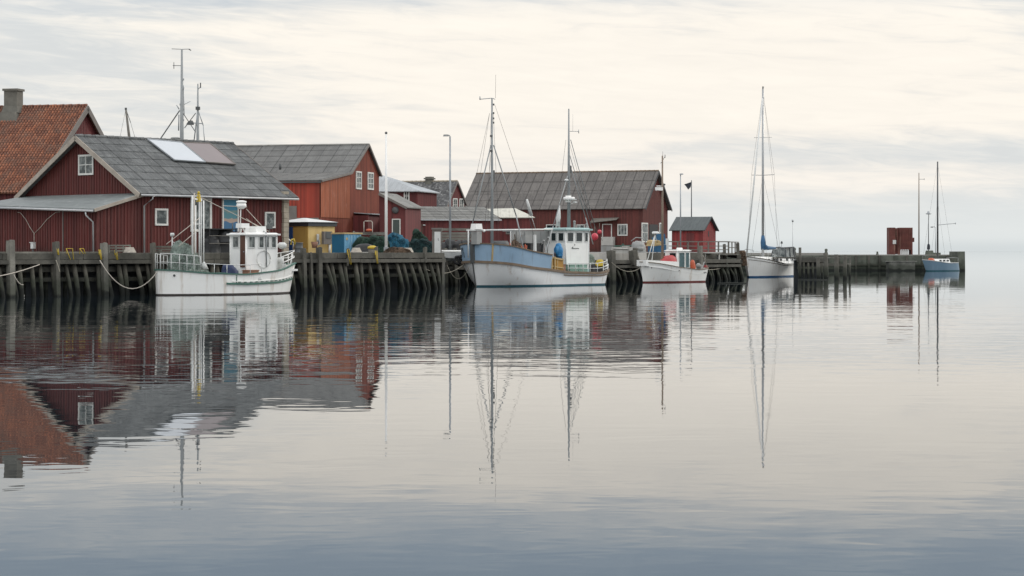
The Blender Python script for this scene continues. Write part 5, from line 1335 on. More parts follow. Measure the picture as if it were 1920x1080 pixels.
# deck shelter (grey plates) and its dark opening
a, c_ = K2(960, 456, -.6), K2(1036, 434, -.6)
b = MB(); b.box(((a.x + c_.x) / 2, -.6, (a.z + c_.z) / 2), (abs(a.x - c_.x), .08, c_.z - a.z)); b.box(((a.x + c_.x) / 2, -1.0, c_.z), (abs(a.x - c_.x), .9, .06))
for i in range(5): b.box((min(a.x, c_.x) + abs(a.x - c_.x) * (i + .5) / 5, -.54, (a.z + c_.z) / 2), (.06, .05, c_.z - a.z))
b.build('deck_shelter', 'greybox', B2_)
b = MB(); a, c_ = K2(980, 455, .3), K2(993, 440, .3); b.box(((a.x + c_.x) / 2, .3, (a.z + c_.z) / 2), (abs(a.x - c_.x), .5, c_.z - a.z)); b.build('winch_box', 'greybox', B2_)
a, c_ = K2(988, 484, .4), K2(1007, 456, .4)
b = MB(); b.box(((a.x + c_.x) / 2, .4, (a.z + c_.z) / 2), (abs(a.x - c_.x) + .3, .9, c_.z - a.z)); b.build('opening_shade', 'tarpblack', B2_)  # solid black box painting the shade inside the shelter opening
# drum and grey cabinet on the foredeck
a, c_ = K2(886, 458, .3), K2(901, 434, .3)
b = MB(); b.box(((a.x + c_.x) / 2, .3, (a.z + c_.z) / 2), (.55, .5, c_.z - a.z)); g_ = b.build('foredeck_cabinet', 'greybox', B2_)
a, c_ = K2(883, 434, .3), K2(904, 421, .3)
b = MB(); b.box(((a.x + c_.x) / 2, .3, (a.z + c_.z) / 2 + .1), (.75, .5, c_.z - a.z - .1), 0, 0, .85); b.lathe(((a.x + c_.x) / 2 - .45, .6, a.z - .05), [(.05, 0), (.1, .06), (.1, .14), (.04, .2)], 8); b.build('raft_case', 'white', g_)
a = K2(937, 476, 0); b = MB(); b.lathe((a.x, 0, 1.9), [(.7, 0), (.72, .2), (.68, 1.1), (.55, 1.3)], 14); b.build('net_drum', 'steeld', B2_)
b = MB()
for i in range(9):
    p = K2(950 + i * 3.2, 478, .5); b.tube([(p.x, 1.0, 1.9), (p.x + R.uniform(-.15, .15), 1.0 + R.uniform(-.1, .1), 2.75 + R.uniform(-.1, .35))], .035, 5)
b.build('marker_sticks', 'orange', B2_)
# aft rails
railing(B2_, H2, .03, .46, 7, 1, .62, 'whitedull', v=1.0, r=.03, k=.97, hf=lambda t: .80 - .15 * t)
railing(B2_, H2, .03, .3, 4, -1, .7, 'whitedull', v=1.0, r=.03, k=.97)
b = MB(); pts = [H2.pt(u, 1, 1, .99, .42) for u in (.16, .1, .05, .02, .004)] + [H2.pt(u, 1, -1, .99, .42) for u in (.004, .02, .05, .1, .16)]; b.tube(pts, .05, 6); b.tube([p - Vector((0, 0, .2)) for p in pts], .035, 6)
for p in pts: b.tube([p, p - Vector((0, 0, .45))], .03, 5)
b.build('stern_rail', 'whitedull', B2_)
for px_, py_, r in ((1115, 444, .26), (1124, 435, .16)):
    q = K2(px_, py_, .4); onboat(k2, 'round_buoy', 'large pink round buoy hanging behind the wheelhouse' if r > .2 else 'small pink pointed buoy hanging above the large one', 'buoy', ['pink', 'rope'],
        lambda m: (m.ball((0, 0, 0), (r, r, r * 1.1), 10), m.tube([(0, 0, r), (0, 0, r + .5)], .015, 4, 1)), (q.x, .4, q.z), 'pink buoys')
q = K2(1046, 487, 1.1)
def mk(m):
    m.tube([(-.1, 0, .1), (-.05, 0, .5), (0, 0, .95), (.02, .02, 1.3)], [.18, .30, .33, .15], 12); m.heap((.0, 0, .4), (.36, .30, .95), 4, 0, 20, .3, 1.6)
    m.tube([(.25, .1, 1.1), (.38, .14, .7), (.3, .12, .4)], [.09, .12, .08], 8)
onboat(k2, 'hanging_oilskins', 'bright blue oilskins hanging at the front corner of the blue-bowed boat wheelhouse', 'clothes', 'bluecloth', mk, (q.x, 1.15, 1.70))
q = K2(1032, 487, .9)
onboat(k2, 'gear_heap', 'dark heap of trawl gear in front of the hanging blue oilskins', 'net', 'netbrown', lambda m: (m.heap((0, 0, 0), (.75, .5, 1.1), 9, 0, 22, .35, 1.6), m.tube([(-.3, .3, .2), (0, .4, 1.5)], .05, 6), m.tube([(.3, .3, .2), (-.1, .4, 1.3)], .04, 6)), (q.x, .9, .85))
q = K2(1047, 507, 1.6)
onboat(k2, 'brown_fish_boxes', 'brown fish boxes stacked side by side behind the low boat rail', 'box', 'brownbox', lambda m: (m.box((-.3, 0, .35), (.62, .5, .7)), m.box((.38, 0, .34), (.60, .5, .66)), m.box((-.3, 0, .71), (.66, .54, .04)), m.box((.38, 0, .69), (.64, .54, .04))), (q.x, 1.55, .80))
q = K2(1083, 507, 1.6)
def mk(m):
    for i in range(2):
        for t_ in range(2): m.box((-.55 + i * 1.1, 0, .18 + t_ * .34), (1.02, .5, .30)); m.box((-.55 + i * 1.1, 0, .34 + t_ * .34), (1.08, .55, .04))
onboat(k2, 'green_fish_boxes', 'pale green fish boxes stacked beside the wheelhouse of the blue-bowed boat', 'box', 'greenbox', mk, (q.x, 1.45, .80))
q = K2(1118, 490, .5)
onboat(k2, 'yellow_bag', 'yellow bag on the dark stern gear', 'bag', 'yellow', lambda m: m.heap((0, 0, 0), (.35, .3, .45), 4, 0, 16, .3), (q.x, .8, 1.35))
onboat(k2, 'stern_gear', 'black and grey gear piled on the stern of the blue-bowed boat', 'fishing gear', 'tarpblack', lambda m: (m.heap((0, 0, 0), (1.0, .7, .75), 4, 0, 20, .35, 1.5), m.heap((-.5, .2, .3), (.5, .4, .7), 7, 0, 16, .4)), (q.x - .2, .3, .75))
onboat(k2, 'grey_net_heap', 'grey net bundle leaning on the after side of the wheelhouse', 'net', 'netpale', lambda m: m.heap((0, 0, 0), (.6, .6, 1.1), 14, 0, 18, .3, 1.4), (q.x + .1, -.3, 1.2))

# ---- boat three: small white motor boat with red waterline
st3 = Vector((15.45, 173.0, 0)); bw3 = Vector((10.05, 166.6, 0)); d3 = bw3 - st3
a3 = math.atan2(d3.y, d3.x); k3 = Fr(st3.x, st3.y, 0, a3); K3 = lambda px, py, y=0.0: k3.hit(px, py, 'y', y)
B3_ = thing('motor_boat', 'small white open boat with red waterline and narrow glazed wheelhouse', 'boat', (st3.x, st3.y, 0), a3, 'boats moored along the quay')
H3 = Hull(d3.length, 2.9, interp([(0, 1.12), (.3, .98), (.6, 1.18), (1, 1.62)]), 0, .30, 2.3, 2.0, .45, 1.9, 4.6, .30, .4, .10, .86)
hu = H3.body(B3_, 'hullwhite', 'antired', .35)
H3.strake(B3_, 'woodcap', 1.0, w=.09, h=.05, name='rail', dz=.01)
a, c_ = K3(1214, 500, .6), K3(1266, 488, .6)
b = MB(); vs = []
for x, y, z in ((a.x, .45, 1.3), (c_.x, .95, 1.0), (c_.x, .95, 1.62), (a.x, .45, 1.78)): vs.append((x, y, z))
for x, y, z in ((a.x, -.45, 1.3), (c_.x, -.95, 1.0), (c_.x, -.95, 1.62), (a.x, -.45, 1.78)): vs.append((x, y, z))
b.add(vs, [(0, 1, 2, 3), (4, 7, 6, 5), (3, 2, 6, 7), (1, 5, 6, 2), (0, 3, 7, 4)]); b.build('fore_cabin', 'white', B3_)
a, c_ = K3(1293, 503, .55), K3(1270, 503, .55); zr = K3(1282, 471, .55).z
wh = cabin(B3_, a.x, c_.x, -.55, .55, .9, zr, 'white', 'white', .05, .1, .07)
for x0, x1 in ((1272.5, 1283), (1285, 1291.5)): bwin(wh, k3, 'y', .55, x0, 502, x1, 473.5, 1, 'glassteal', fw=.04)
bwin(wh, k3, 'x', c_.x + .03, 1256, 500, 1268, 474, 1, 'glassdark', fw=.04)
b = MB(); q = K3(1274, 467.5); b.lathe((q.x, 0, zr + .06), [(.22, 0), (.25, .05), (.25, .17), (.2, .22)], 12); b.build('radome', 'white', wh)
m3, t3 = mast(B3_, k3, 1242, 292, 1.4, .11, .06, 'mastwood')
b = MB(); b.tube([K3(1242.5, 292), K3(1242.7, 284)], .015, 4); b.tube([K3(1242, 302), K3(1247, 293)], .02, 5); b.tube([K3(1247, 296), K3(1247, 290)], .03, 5); b.tube([K3(1242, 303), K3(1238.5, 306)], .02, 5); b.build('mast_fittings', 'steeld', m3)
b = MB(); q = K3(1235.5, 354); b.box(tuple(q), (.62, .3, .26)); b.box(tuple(q + Vector((0, 0, .22))), (.5, .12, .06)); b.tube([q, K3(1242, 356)], .04, 5); b.build('radar', 'white', m3)
b = MB(); q = K3(1246, 346); b.ball(tuple(q), .08, 6); b.build('mast_lamp', 'steeld', m3)
b = MB(); q = K3(1229, 437, .1); b.lathe(tuple(q), [(.2, -.08), (.28, -.05), (.28, .08), (.2, .12)], 12)
b.build('radome', 'white', B3_)
for dx_, py_ in ((1213, 491), (1222, 491), (1232, 478)):
    b = MB(); b.tube([K3(1228, 440, .1), K3(dx_ if dx_ != 1232 else 1231, py_ if dx_ != 1232 else 452, .1)], .035, 6); b.build('radome_leg', 'whitedull', B3_)
b = MB()
for px_, t_ in ((1294, .02), (1297, .0), (1300, .02)):
    q = K3(px_, 513, 1.36); p = H3.pt(.18 + (1297 - px_) * .008, .72, 1, 1.02); b.box(tuple(p), (.05, .02, .11))
b.build('hull_number', 'steeld', B3_)
b = MB(); p = H3.pt(.62, .78, 1, 1.015); b.ball(tuple(p), .05, 6); p = H3.pt(.93, .75, 1, 1.02); b.ball(tuple(p), .04, 6); b.build('hull_eye', 'steeld', B3_)
q = K3(1250, 488, .3)
onboat(k3, 'red_tarp', 'red tarpaulin over the cabin top beside the brown mast', 'tarpaulin', 'redplastic', lambda m: m.heap((0, 0, 0), (.95, .55, .55), 4, 0, 18, .2, 1.2), (K3(1254, 488, .1).x, .1, 1.55))
q = K3(1298, 505, .5)
onboat(k3, 'orange_raft', 'orange life raft standing behind the glazed wheelhouse', 'clothes', 'orange', lambda m: m.tube([(0, 0, 0), (0, 0, .4), (.05, 0, .8), (.02, 0, 1.0)], [.22, .24, .2, .1], 10), (q.x, .55, .75))  # life raft, shaped as a plain upright tube
onboat(k3, 'outboard_gear', 'grey and black engine gear in the cockpit of the red-bottomed boat', 'engine', 'greybox', lambda m: (m.box((0, 0, .35), (.5, .4, .6), .3), m.ball((.35, .1, .6), .2, 7), m.tube([(-.3, 0, .2), (-.5, .1, .9)], .05, 6)), (K3(1312, 503, .2).x, .2, .7))
onboat(k3, 'red_can', 'red fuel can at the very stern of the red-bottomed boat', 'can', 'redplastic', lambda m: (m.box((0, 0, .2), (.3, .2, .38)), m.tube([(-.1, 0, .42), (.1, 0, .42)], .03, 5)), (K3(1322, 503, .2).x, .25, .9))
b = MB(); p = H3.pt(.04, 1, 1, .9); b.tube([p, p + Vector((.5, 0, .95)), p + Vector((.6, 0, 1.0))], .025, 5); b.build('stern_davit', 'ropelight', B3_)

# ---- sailing yachts
def yacht(name, label, fr, L, B, sheer, hullmat, bottom, stripe, mast_px, mast_top, mr, w0, mastmat, deck_h):
    t = thing(name, label, 'sailing boat', tuple(fr.o), fr.a, 'boats moored along the quay')
    Hh = Hull(L, B, sheer, w0, .35, 2.0, 2.0, .40, 1.6, 2.3, .85, -.35, .12, .90)
    hu = Hh.body(t, hullmat, bottom, .05, 'whitedull')
    Hh.strake(t, stripe, 1.0, w=.06, h=.07, name='toe_rail', dz=.02)
    m, tp = mast(t, fr, mast_px, mast_top, deck_h, mr, mr * .7, mastmat)
    return t, Hh, m, tp, hu
st4 = Vector((26.35, 208.2, 0)); bw4 = Vector((21.85, 199.4, 0)); d4 = bw4 - st4; a4 = math.atan2(d4.y, d4.x); k4 = Fr(st4.x, st4.y, 0, a4)
K4 = lambda px, py, y=0.0: k4.hit(px, py, 'y', y)
B4_, H4, m4, t4, hu4 = yacht('sailing_yacht', 'white sailing yacht with tall mast, blue sail cover and dark canvas hood', k4, d4.length, 3.2, interp([(0, 1.18), (.35, 1.22), (1, 1.92)]), 'hullwhite', 'antiblue', 'greycap', 1430.5, 167, .13, .72, 'alu', 1.6)
H4.strake(hu4, 'greycap', w=.03, h=.05, name='hull_stripe', v=.86, a=0, b=.98, k=1.012)
a, c_ = K4(1492, 492, .7), K4(1430, 480, .7)
b = MB(); x0, x1 = min(a.x, c_.x) + .8, max(a.x, c_.x) + 1.1
b.add([(x0, .95, 1.2), (x1, .7, 1.45), (x1 - .5, .55, 1.95), (x0 + .1, .8, 1.80), (x0, -.95, 1.2), (x1, -.7, 1.45), (x1 - .5, -.55, 1.95), (x0 + .1, -.8, 1.80)], [(0, 1, 2, 3), (4, 7, 6, 5), (3, 2, 6, 7), (1, 5, 6, 2), (0, 3, 7, 4)])
cb = b.build('cabin_trunk', 'white', B4_)
for i in range(6):
    xx = x0 + .5 + i * (x1 - x0 - 1.2) / 5.4; b = MB(); yy = .95 - .25 * (xx - x0) / (x1 - x0) - .07; b.box((xx, yy, 1.62), (.34, .06, .19), -.03); b.build('window', 'glassdark', cb)
p0, p1 = K4(1434, 462, .75), K4(1478, 462, .75); xh0, xh1 = x0 - .3, x0 + 2.3
zt_ = K4(1460, 464.5, .4).z
b = MB(); b.add([(xh0, .85, 1.35), (xh1, .8, 1.75), (xh1 - .35, .6, zt_), (xh0 + .1, .7, zt_ + .06), (xh0, -.85, 1.35), (xh1, -.8, 1.75), (xh1 - .35, -.6, zt_), (xh0 + .1, -.7, zt_ + .06)], [(3, 2, 6, 7), (0, 3, 7, 4)])
for s_ in (1, -1):
    b.beam((xh0, s_ * .85, 1.35), (xh0 + .1, s_ * .7, zt_ + .06), .3, .05, 0, (0, 1, 0)); b.beam((xh1, s_ * .8, 1.75), (xh1 - .35, s_ * .6, zt_), .08, .05); b.beam(((xh0 + xh1) / 2, s_ * .83, 1.5), ((xh0 + xh1) / 2 - .1, s_ * .66, zt_ + .02), .12, .05); b.beam((xh1 - .35, s_ * .6, zt_), (xh0 + .1, s_ * .7, zt_ + .06), .12, .1)
hd = b.build('canvas_hood', 'canvasgrey', B4_)
b = MB()
for s_ in (1, -1): b.add([(xh0 + .2, s_ * .83, 1.4), (xh1, s_ * .79, 1.75), (xh1 - .37, s_ * .60, zt_ - .03), (xh0 + .25, s_ * .69, zt_)], [(0, 1, 2, 3)])
b.add([(xh1, .79, 1.75), (xh1 - .35, .6, zt_ - .03), (xh1 - .35, -.6, zt_ - .03), (xh1, -.79, 1.75)], [(0, 1, 2, 3)]); b.build('hood_window', 'glass', hd)
mx = t4.x
b = MB(); q0 = (mx - .1, 0, K4(1428, 452).z); b.tube([(mx, 0, 3.95), (mx - .05, 0, 3.3), (mx - .12, 0, 2.6)], [.16, .26, .24], 8); b.tube([(mx - .1, 0, 2.95), (mx - 1.2, 0, 2.75), (mx - 3.4, 0, 2.75)], [.26, .20, .10], 8); b.build('sail_cover', 'sailcover', m4)
b = MB(); b.tube([(mx, 0, 2.6), (mx - 3.9, 0, 2.65)], .06, 6); b.build('boom', 'alu', m4)
sp = K4(1430, 328.5).z
b = MB(); b.tube([(mx, -1.15, sp + .04), (mx, 0, sp), (mx, 1.15, sp + .04)], .03, 5); b.tube([(mx, -.9, sp + 3.6), (mx, .9, sp + 3.6)], .02, 5); b.build('spreader', 'alu', m4)
H4p = H4.pt
topz = t4.z
b = MB(); b.box((mx, 0, topz + .1), (.1, .1, .3)); b.tube([(mx, 0, topz), (mx - .3, 0, topz + .25)], .015, 4); b.build('masthead_fitting', 'steeld', m4)
fs_ = H4p(.99, 1, 0); 
b = MB(); b.tube([(mx + .1, 0, topz - .9), (fs_.x - .1, 0, fs_.z + .2)], .075, 6); b.build('furled_genoa', 'whitedull', m4)
wires(m4, [((mx, .03, topz - .2), H4p(.01, 1, 0)), ((mx, 0, topz - .2), (mx, 1.15, sp + .04)), ((mx, 0, topz - .2), (mx, -1.15, sp + .04)), ((mx, 1.15, sp), H4p(.55, 1, 1)), ((mx, -1.15, sp), H4p(.55, 1, -1)), ((mx, 0, sp), H4p(.45, 1, 1)), ((mx, 0, sp), H4p(.45, 1, -1)), ((mx, 0, sp), H4p(.75, 1, 1))], .010)
railing(B4_, H4, .02, .95, 8, 1, .62, 'alu', r=.012, k=.97); railing(B4_, H4, .02, .95, 8, -1, .62, 'alu', r=.012, k=.97)
b = MB(); p = H4p(.99, 1, 0, 1, .75); b.tube([H4p(.9, 1, 1, .95), H4p(.92, 1, 1, .95, .7), p, H4p(.92, 1, -1, .95, .7), H4p(.9, 1, -1, .95)], .025, 6); b.tube([H4p(1, 1, 0), p], .02, 5); b.build('pulpit', 'alu', B4_)
b = MB(); p = H4p(.02, 1, 0, 1, 0); b.tube([p, p + Vector((-.1, 0, 2.1))], .02, 5); b.heap(tuple(p + Vector((-.1, 0, 2.0))), (.12, .12, .25), 3, 0, 8, .2); b.build('flag_staff', 'steeld', B4_)
b = MB(); p = H4p(.02, 1, 1, .9, 0); b.tube([p, p + Vector((0, 0, 4.1))], .022, 5); b.lathe(tuple(p + Vector((0, 0, 4.1))), [(.05, 0), (.1, .08), (.1, .2), (.04, .24)], 8); b.build('radar_pole', 'alu', B4_)

st5 = Vector((54.7, 264.2, 0)); bw5 = Vector((49.9, 259.5, 0)); d5 = bw5 - st5; a5 = math.atan2(d5.y, d5.x); k5 = Fr(st5.x, st5.y, 0, a5)
K5 = lambda px, py, y=0.0: k5.hit(px, py, 'y', y)
st5b = None
B5_, H5, m5, t5, hu5 = yacht('sailing_boat', 'small blue sailing boat with dark bare mast, moored at the end of the mole', k5, d5.length, 2.3, interp([(0, 1.0), (.4, .98), (1, 1.38)]), 'sailblue', 'antiteal', 'whitedull', 1758, 303, .12, .55, 'steeld', 1.2)
b = MB(); b.add([(1.6, .62, 1.0), (5.2, .4, 1.05), (4.3, .32, 1.5), (1.7, .5, 1.5), (1.6, -.62, 1.0), (5.2, -.4, 1.05), (4.3, -.32, 1.5), (1.7, -.5, 1.5)], [(0, 1, 2, 3), (4, 7, 6, 5), (3, 2, 6, 7), (1, 5, 6, 2), (0, 3, 7, 4)])
cb = b.build('cabin_trunk', 'white', B5_)
for i in range(3):
    b = MB(); b.box((2.1 + i * .7, .55 - i * .05, 1.28), (.4, .07, .2)); b.build('window', 'glassdark', cb)
b = MB(); z_ = K5(1757, 422).z; b.tube([(t5.x, 0, z_), (t5.x - 1.2, .5, z_ + .12), (t5.x - 2.4, 1.0, z_ + .22)], .035, 5); b.tube([(t5.x - 2.4, 1.0, z_ + .1), (t5.x - 2.4, 1.0, z_ + .36)], .03, 5); b.build('spar', 'steel', m5)
wires(m5, [((t5.x, 0, t5.z - .2), H5.pt(0.01, 1, 0)), ((t5.x, 0, t5.z - .2), H5.pt(.99, 1, 0)), ((t5.x, 0, z_ + 3), H5.pt(.5, 1, 1)), ((t5.x, 0, z_ + 3), H5.pt(.5, 1, -1))], .010)
b = MB(); b.tube([H5.pt(.05, 1, 1, .95), H5.pt(.05, 1, 1, .95, .6), H5.pt(.01, 1, 0, 1, .65), H5.pt(.05, 1, -1, .95, .6), H5.pt(.05, 1, -1, .95)], .025, 5); b.tube([H5.pt(.93, 1, 1, .95), H5.pt(.95, 1, 1, .95, .55), H5.pt(.99, 1, 0, 1, .6), H5.pt(.95, 1, -1, .95, .55), H5.pt(.93, 1, -1, .95)], .025, 5); b.build('pulpit', 'alu', B5_)
onboat(k5, 'orange_bundle', 'orange and brown bundle on the foredeck of the small blue sailing boat', 'bundle', 'orange', lambda m: (m.heap((0, 0, 0), (.5, .3, .3), 5, 0, 14, .3)), (5.0, .1, 1.3))

q = K2(974, 478, .8)
onboat(k2, 'foredeck_net', 'dark net bundle on the foredeck between the two masts of the blue-bowed boat', 'net', 'netbrown', lambda m: (m.heap((0, 0, 0), (.8, .5, 1.25), 24, 0, 22, .35, 1.6), m.tube([(-.5, .2, .3), (-.2, .3, 1.7)], .04, 6), m.tube([(.2, .2, .6), (.5, .25, 1.75)], .035, 6)), (q.x, .5, 1.9))
b = MB(); p = K2(1010, 470, 1.2); b.lathe((p.x, .9, 1.6), [(.35, 0), (.18, .05), (.18, .5), (.35, .55)], 12); b.box((p.x, .5, 1.8), (.5, .3, .7)); b.build('trawl_winch', 'steeld', B2_)
for px_, t_ in ((1020, 452), (1028, 446)):
    p = K2(px_, t_, .9); b = MB(); b.tube([(p.x + .2, .9, 1.5), p, p + Vector((.3, 0, -.25))], .045, 6); b.ball(tuple(p), .09, 6); b.build('hauler_arm', 'greybox', B2_)

# ------------------------------------------------------------------ posts, lamps, masts on land
t, hh, k = pole('flagpole', 724, 251, 476, 140, .10, 'white', 'tall white flagpole at the quay edge in front of the red lean-to wing', 'flagpole', .05, GZ)
b = MB(); b.ball((0, 0, hh + .06), .09, 8); b.build('finial', 'steeld', t)
b = MB(); b.box((0, 0, .2), (.3, .3, .4)); b.build('foot', 'steel', t)
t, hh, k = pole('street_lamp', 844, 256, 486, 154, .085, 'steel', 'tall grey street lamp left of the blue fishing boat', 'lamp', .06, 1.72, 'street lamps')
b = MB(); b.tube([(0, 0, hh - .05), (-.03, 0, hh + .08), (-.15, 0, hh + .1)], .04, 6); b.build('arm', 'steel', t)
b = MB(); b.box((-.30, 0, hh + .08), (.42, .22, .13), 0, 0, .8); b.build('lamp_head', 'greybox', t)
t, hh, k = pole('street_lamp', 1276, 327, 470, 235, .085, 'steel', 'pale street lamp in front of the small red hut', 'lamp', .055, GZ, 'street lamps')
b = MB(); b.box((.1, 0, hh + .03), (.42, .2, .14), 0, 0, .8); b.build('lamp_head', 'steel', t)
t, hh, k = pole('pennant_pole', 1296.5, 338, 470, 262, .08, 'steeld', 'dark pole with a small dark pennant behind the red hut roof', 'flagpole', .05, GZ)
b = MB(); b.slab([(0, 0, hh - .2), (-.9, .03, hh - .5), (-.7, .06, hh - .7), (-.4, .02, hh - 1.15), (-.1, 0, hh - .85)], (0, .03, 0)); b.build('pennant', 'fabric_dark', t)
# masts of vessels lying behind the boathouse
t, hh, k = pole('vessel_mast', 341, 92, 474, 205, .23, 'mastgrey', 'tallest grey mast with T-shaped aerial rising behind the solar collectors', 'mast', .09, GZ, 'masts behind the boathouse')
b = MB(); b.tube([(-19 * k, 0, hh + .02), (0, 0, hh - .02), (15 * k, 0, hh - .0)], .028, 5); b.tube([(13 * k, 0, hh - .02), (17 * k, .1, hh - .12)], .05, 5); b.build('top_aerial', 'steeld', t)
z_ = H + (HOR - 123) / F * 205 - GZ
b = MB(); b.tube([(0, 0, z_), (-17 * k, 0, z_)], .03, 5); b.tube([(-15 * k, 0, z_ - .3), (-15 * k, 0, z_ + .32)], .035, 5); b.build('side_aerial', 'steeld', t)
def ZZ(py, Yd=205): return H + (HOR - py) / F * Yd - GZ
b = MB(); b.beam((-4 * k, 0, ZZ(207)), (-42 * k, 0, ZZ(263)), .1, .1); b.beam((2 * k, 0, ZZ(212)), (26 * k, 0, ZZ(248)), .07, .07); b.beam((5 * k, 0, ZZ(240)), (26 * k, 0, ZZ(212)), .07, .07); b.build('brace', 'steeld', t)
b = MB()
for py in (149, 165, 196, 205, 225): b.box((.1 if py % 2 else -.1, 0, ZZ(py)), (.22, .2, .18))
b.tube([(3 * k, 0, ZZ(160)), (4.5 * k, 0, ZZ(215))], .03, 4); b.tube([(4 * k, 0, ZZ(196)), (16 * k, 0, ZZ(190))], .025, 4)
b.tube([(-5.5 * k, 0, ZZ(215)), (-6 * k, 0, ZZ(245))], .06, 5); b.tube([(-5 * k, 0, ZZ(205)), (-10 * k, 0, ZZ(197))], .05, 5)
b.build('fittings', 'steel', t)
b = MB(); b.lathe((-12.5 * k, 0, ZZ(265)), [(.36, 0), (.42, .1), (.42, .24), (.44, .25), (.44, .34), (.3, .4)], 14); b.tube([(-12.5 * k, 0, ZZ(300)), (-12.5 * k, 0, ZZ(265))], .05, 5); b.build('radome', 'greybox', t)
t, hh, k = pole('vessel_mast', 371, 157, 474, 208, .22, 'mastgrey', 'shorter grey mast with braced legs right of the tallest mast', 'mast', .06, GZ, 'masts behind the boathouse')
b = MB(); Z6 = lambda py: ZZ(py, 208)
b.tube([(0, 0, Z6(205)), (-9 * k, 0, Z6(280))], .06, 5); b.tube([(0, 0, Z6(205)), (10 * k, 0, Z6(235))], .045, 5); b.tube([(10 * k, 0, Z6(235)), (13 * k, 0, Z6(270))], .04, 5)
b.beam((-15 * k, 0, Z6(230)), (10 * k, 0, Z6(232)), .09, .09); b.build('legs', 'steel', t)
b = MB(); b.heap((-14 * k, 0, Z6(234)), (.35, .3, .4), 3, 0, 12, .35); b.tube([(0, 0, Z6(168)), (5 * k, 0, Z6(163))], .03, 5); b.box((5 * k, 0, Z6(160)), (.1, .1, .5)); b.box((0, 0, Z6(203)), (.4, .4, .3)); b.build('fittings', 'steeld', t)
p0, p1 = P(236, 204, 200), P(243, 262, 200)
t = thing('cargo_derrick', 'short leaning derrick spar behind the boathouse ridge, left of the tall masts', 'mast', (p1.x + .5, 200, GZ))
b = MB(); b.tube([(0, 0, 0), (p1.x - p1.x - .5, 0, p1.z - GZ), (p0.x - p1.x - .5, 0, p0.z - GZ)], [.2, .14, .09], 7); b.build('spar', 'greycap', t)
b = MB(); e = Vector((p0.x - p1.x - .5, 0, p0.z - GZ)); b.tube([e, e + Vector((.45, 0, -1.3))], .03, 4); b.tube([e + Vector((.45, 0, -1.3)), e + Vector((1.0, 0, -3.2))], .016, 4); b.tube([e, e + Vector((-.7, 0, -3.4))], .012, 4); b.box(tuple(e), (.18, .18, .2)); b.build('tackle', 'steeld', t)

# ------------------------------------------------------------------ quayside clutter
def onland(name, label, cat, px, Yd, mats, mk, rz=0.0, group=None, z=GZ):
    p = P(px, 474, Yd); m = MB(); mk(m); o = m.build(name, mats); o.location = (p.x, Yd, z); o.rotation_euler = (0, 0, rz)
    return tag(o, label, cat, group)
s145 = 145 / F
# blue steel bins
p = P(645, 472, 141.5); t = thing('waste_container', 'worn blue steel container with pale wooden lid, right of the yellow hut', 'container', (p.x, p.y, GZ), ANG1)
hb_ = 36 * 141.5 / F
b = MB(); b.box((.8, .55, hb_ / 2), (1.6, 1.1, hb_)); 
for i in range(6): b.box((.12 + i * .27, -.015, hb_ / 2), (.06, .05, hb_ - .1))
b.build('body', 'bluelit', t)
b = MB(); b.box((-.015, .55, hb_ / 2), (.05, 1.12, hb_ - .02)); b.build('shaded_end', 'blueshade', t)  # sheet over the left face, darker to paint it as shaded
b = MB(); b.box((.8, .55, hb_ + .05), (1.75, 1.25, .1)); b.build('lid', 'tan', t)
b = MB(); b.box((.22, -.05, hb_ * .75), (.16, .02, .16)); b.build('sticker', 'tan', t)
def heaps(lst):
    def mk(m):
        rr = random.Random(lst[0][2])
        for c, r, sd in lst:
            m.heap(c, r, sd, 0, 28, .3, 1.4)
            for i in range(5):      # loose strands and headline rope thrown over the heap
                a0 = rr.uniform(2.6, 6.6); k_ = rr.uniform(.85, 1.05); pts = []
                for j_ in range(9):
                    t_ = -1 + j_ / 4; ww = math.sqrt(max(0, 1 - t_ * t_ * .97))
                    pts.append((c[0] + r[0] * t_ * k_ * 1.05, c[1] - r[1] * ww * rr.uniform(.5, 1.1), c[2] + r[2] * (ww * .95) * rr.uniform(.55, 1.08)))
                m.tube(pts, .022, 4)
    return mk
onland('net_pile', 'green trawl net pile between the blue container and the white flagpole', 'net', 697, 142, 'netgreen', heaps([((-.5, 0, 0), (.75, .6, 1.05), 1), ((.35, .1, 0), (.75, .6, 1.15), 3), ((.7, -.3, 0), (.6, .5, .85), 6)]))
onland('net_pile', 'turquoise and blue net pile just right of the white flagpole', 'net', 742, 144, 'netblue', heaps([((0, 0, 0), (.75, .6, 1.35), 11), ((-.5, -.2, 0), (.55, .5, 1.15), 13), ((.45, -.1, 0), (.45, .5, 1.0), 15)]))
onland('net_pile', 'brown coarse net lying low along the quay edge by the flagpole', 'net', 741, 139.6, 'netbrown', heaps([((0, 0, 0), (.7, .35, .40), 21), ((.7, 0, 0), (.35, .3, .3), 23)]))
onland('net_pile', 'large dark blue-green net mound left of the electric cabinet', 'net', 787, 148, 'netteal', heaps([((0, 0, 0), (.95, .8, .95), 31), ((.6, .1, 0), (.5, .6, .75), 33), ((-.5, 0, 0), (.5, .6, .8), 35)]))
onland('net_pile', 'green net hung high behind the dark net mound', 'net', 785, 151, 'netgreen', heaps([((-.1, 0, 0), (.5, .4, 1.6), 41), ((.15, 0, 0), (.6, .4, 1.3), 43)]))
def mk(m):
    for x in (-1.1, 1.1):
        for y in (-.3, .3): m.box((x, y, .75), (.07, .07, 1.5))
    m.box((0, -.3, 1.3), (2.3, .06, .12)); m.box((0, .3, 1.3), (2.3, .06, .12)); m.box((0, 0, 1.4), (2.3, .7, .05)); m.beam((1.1, -.3, 1.35), (1.6, -.35, .0), .06, .06)
onland('drying_rack', 'pale timber rack over the green nets behind the blue container', 'rack', 694, 144.5, 'timberlight', mk)
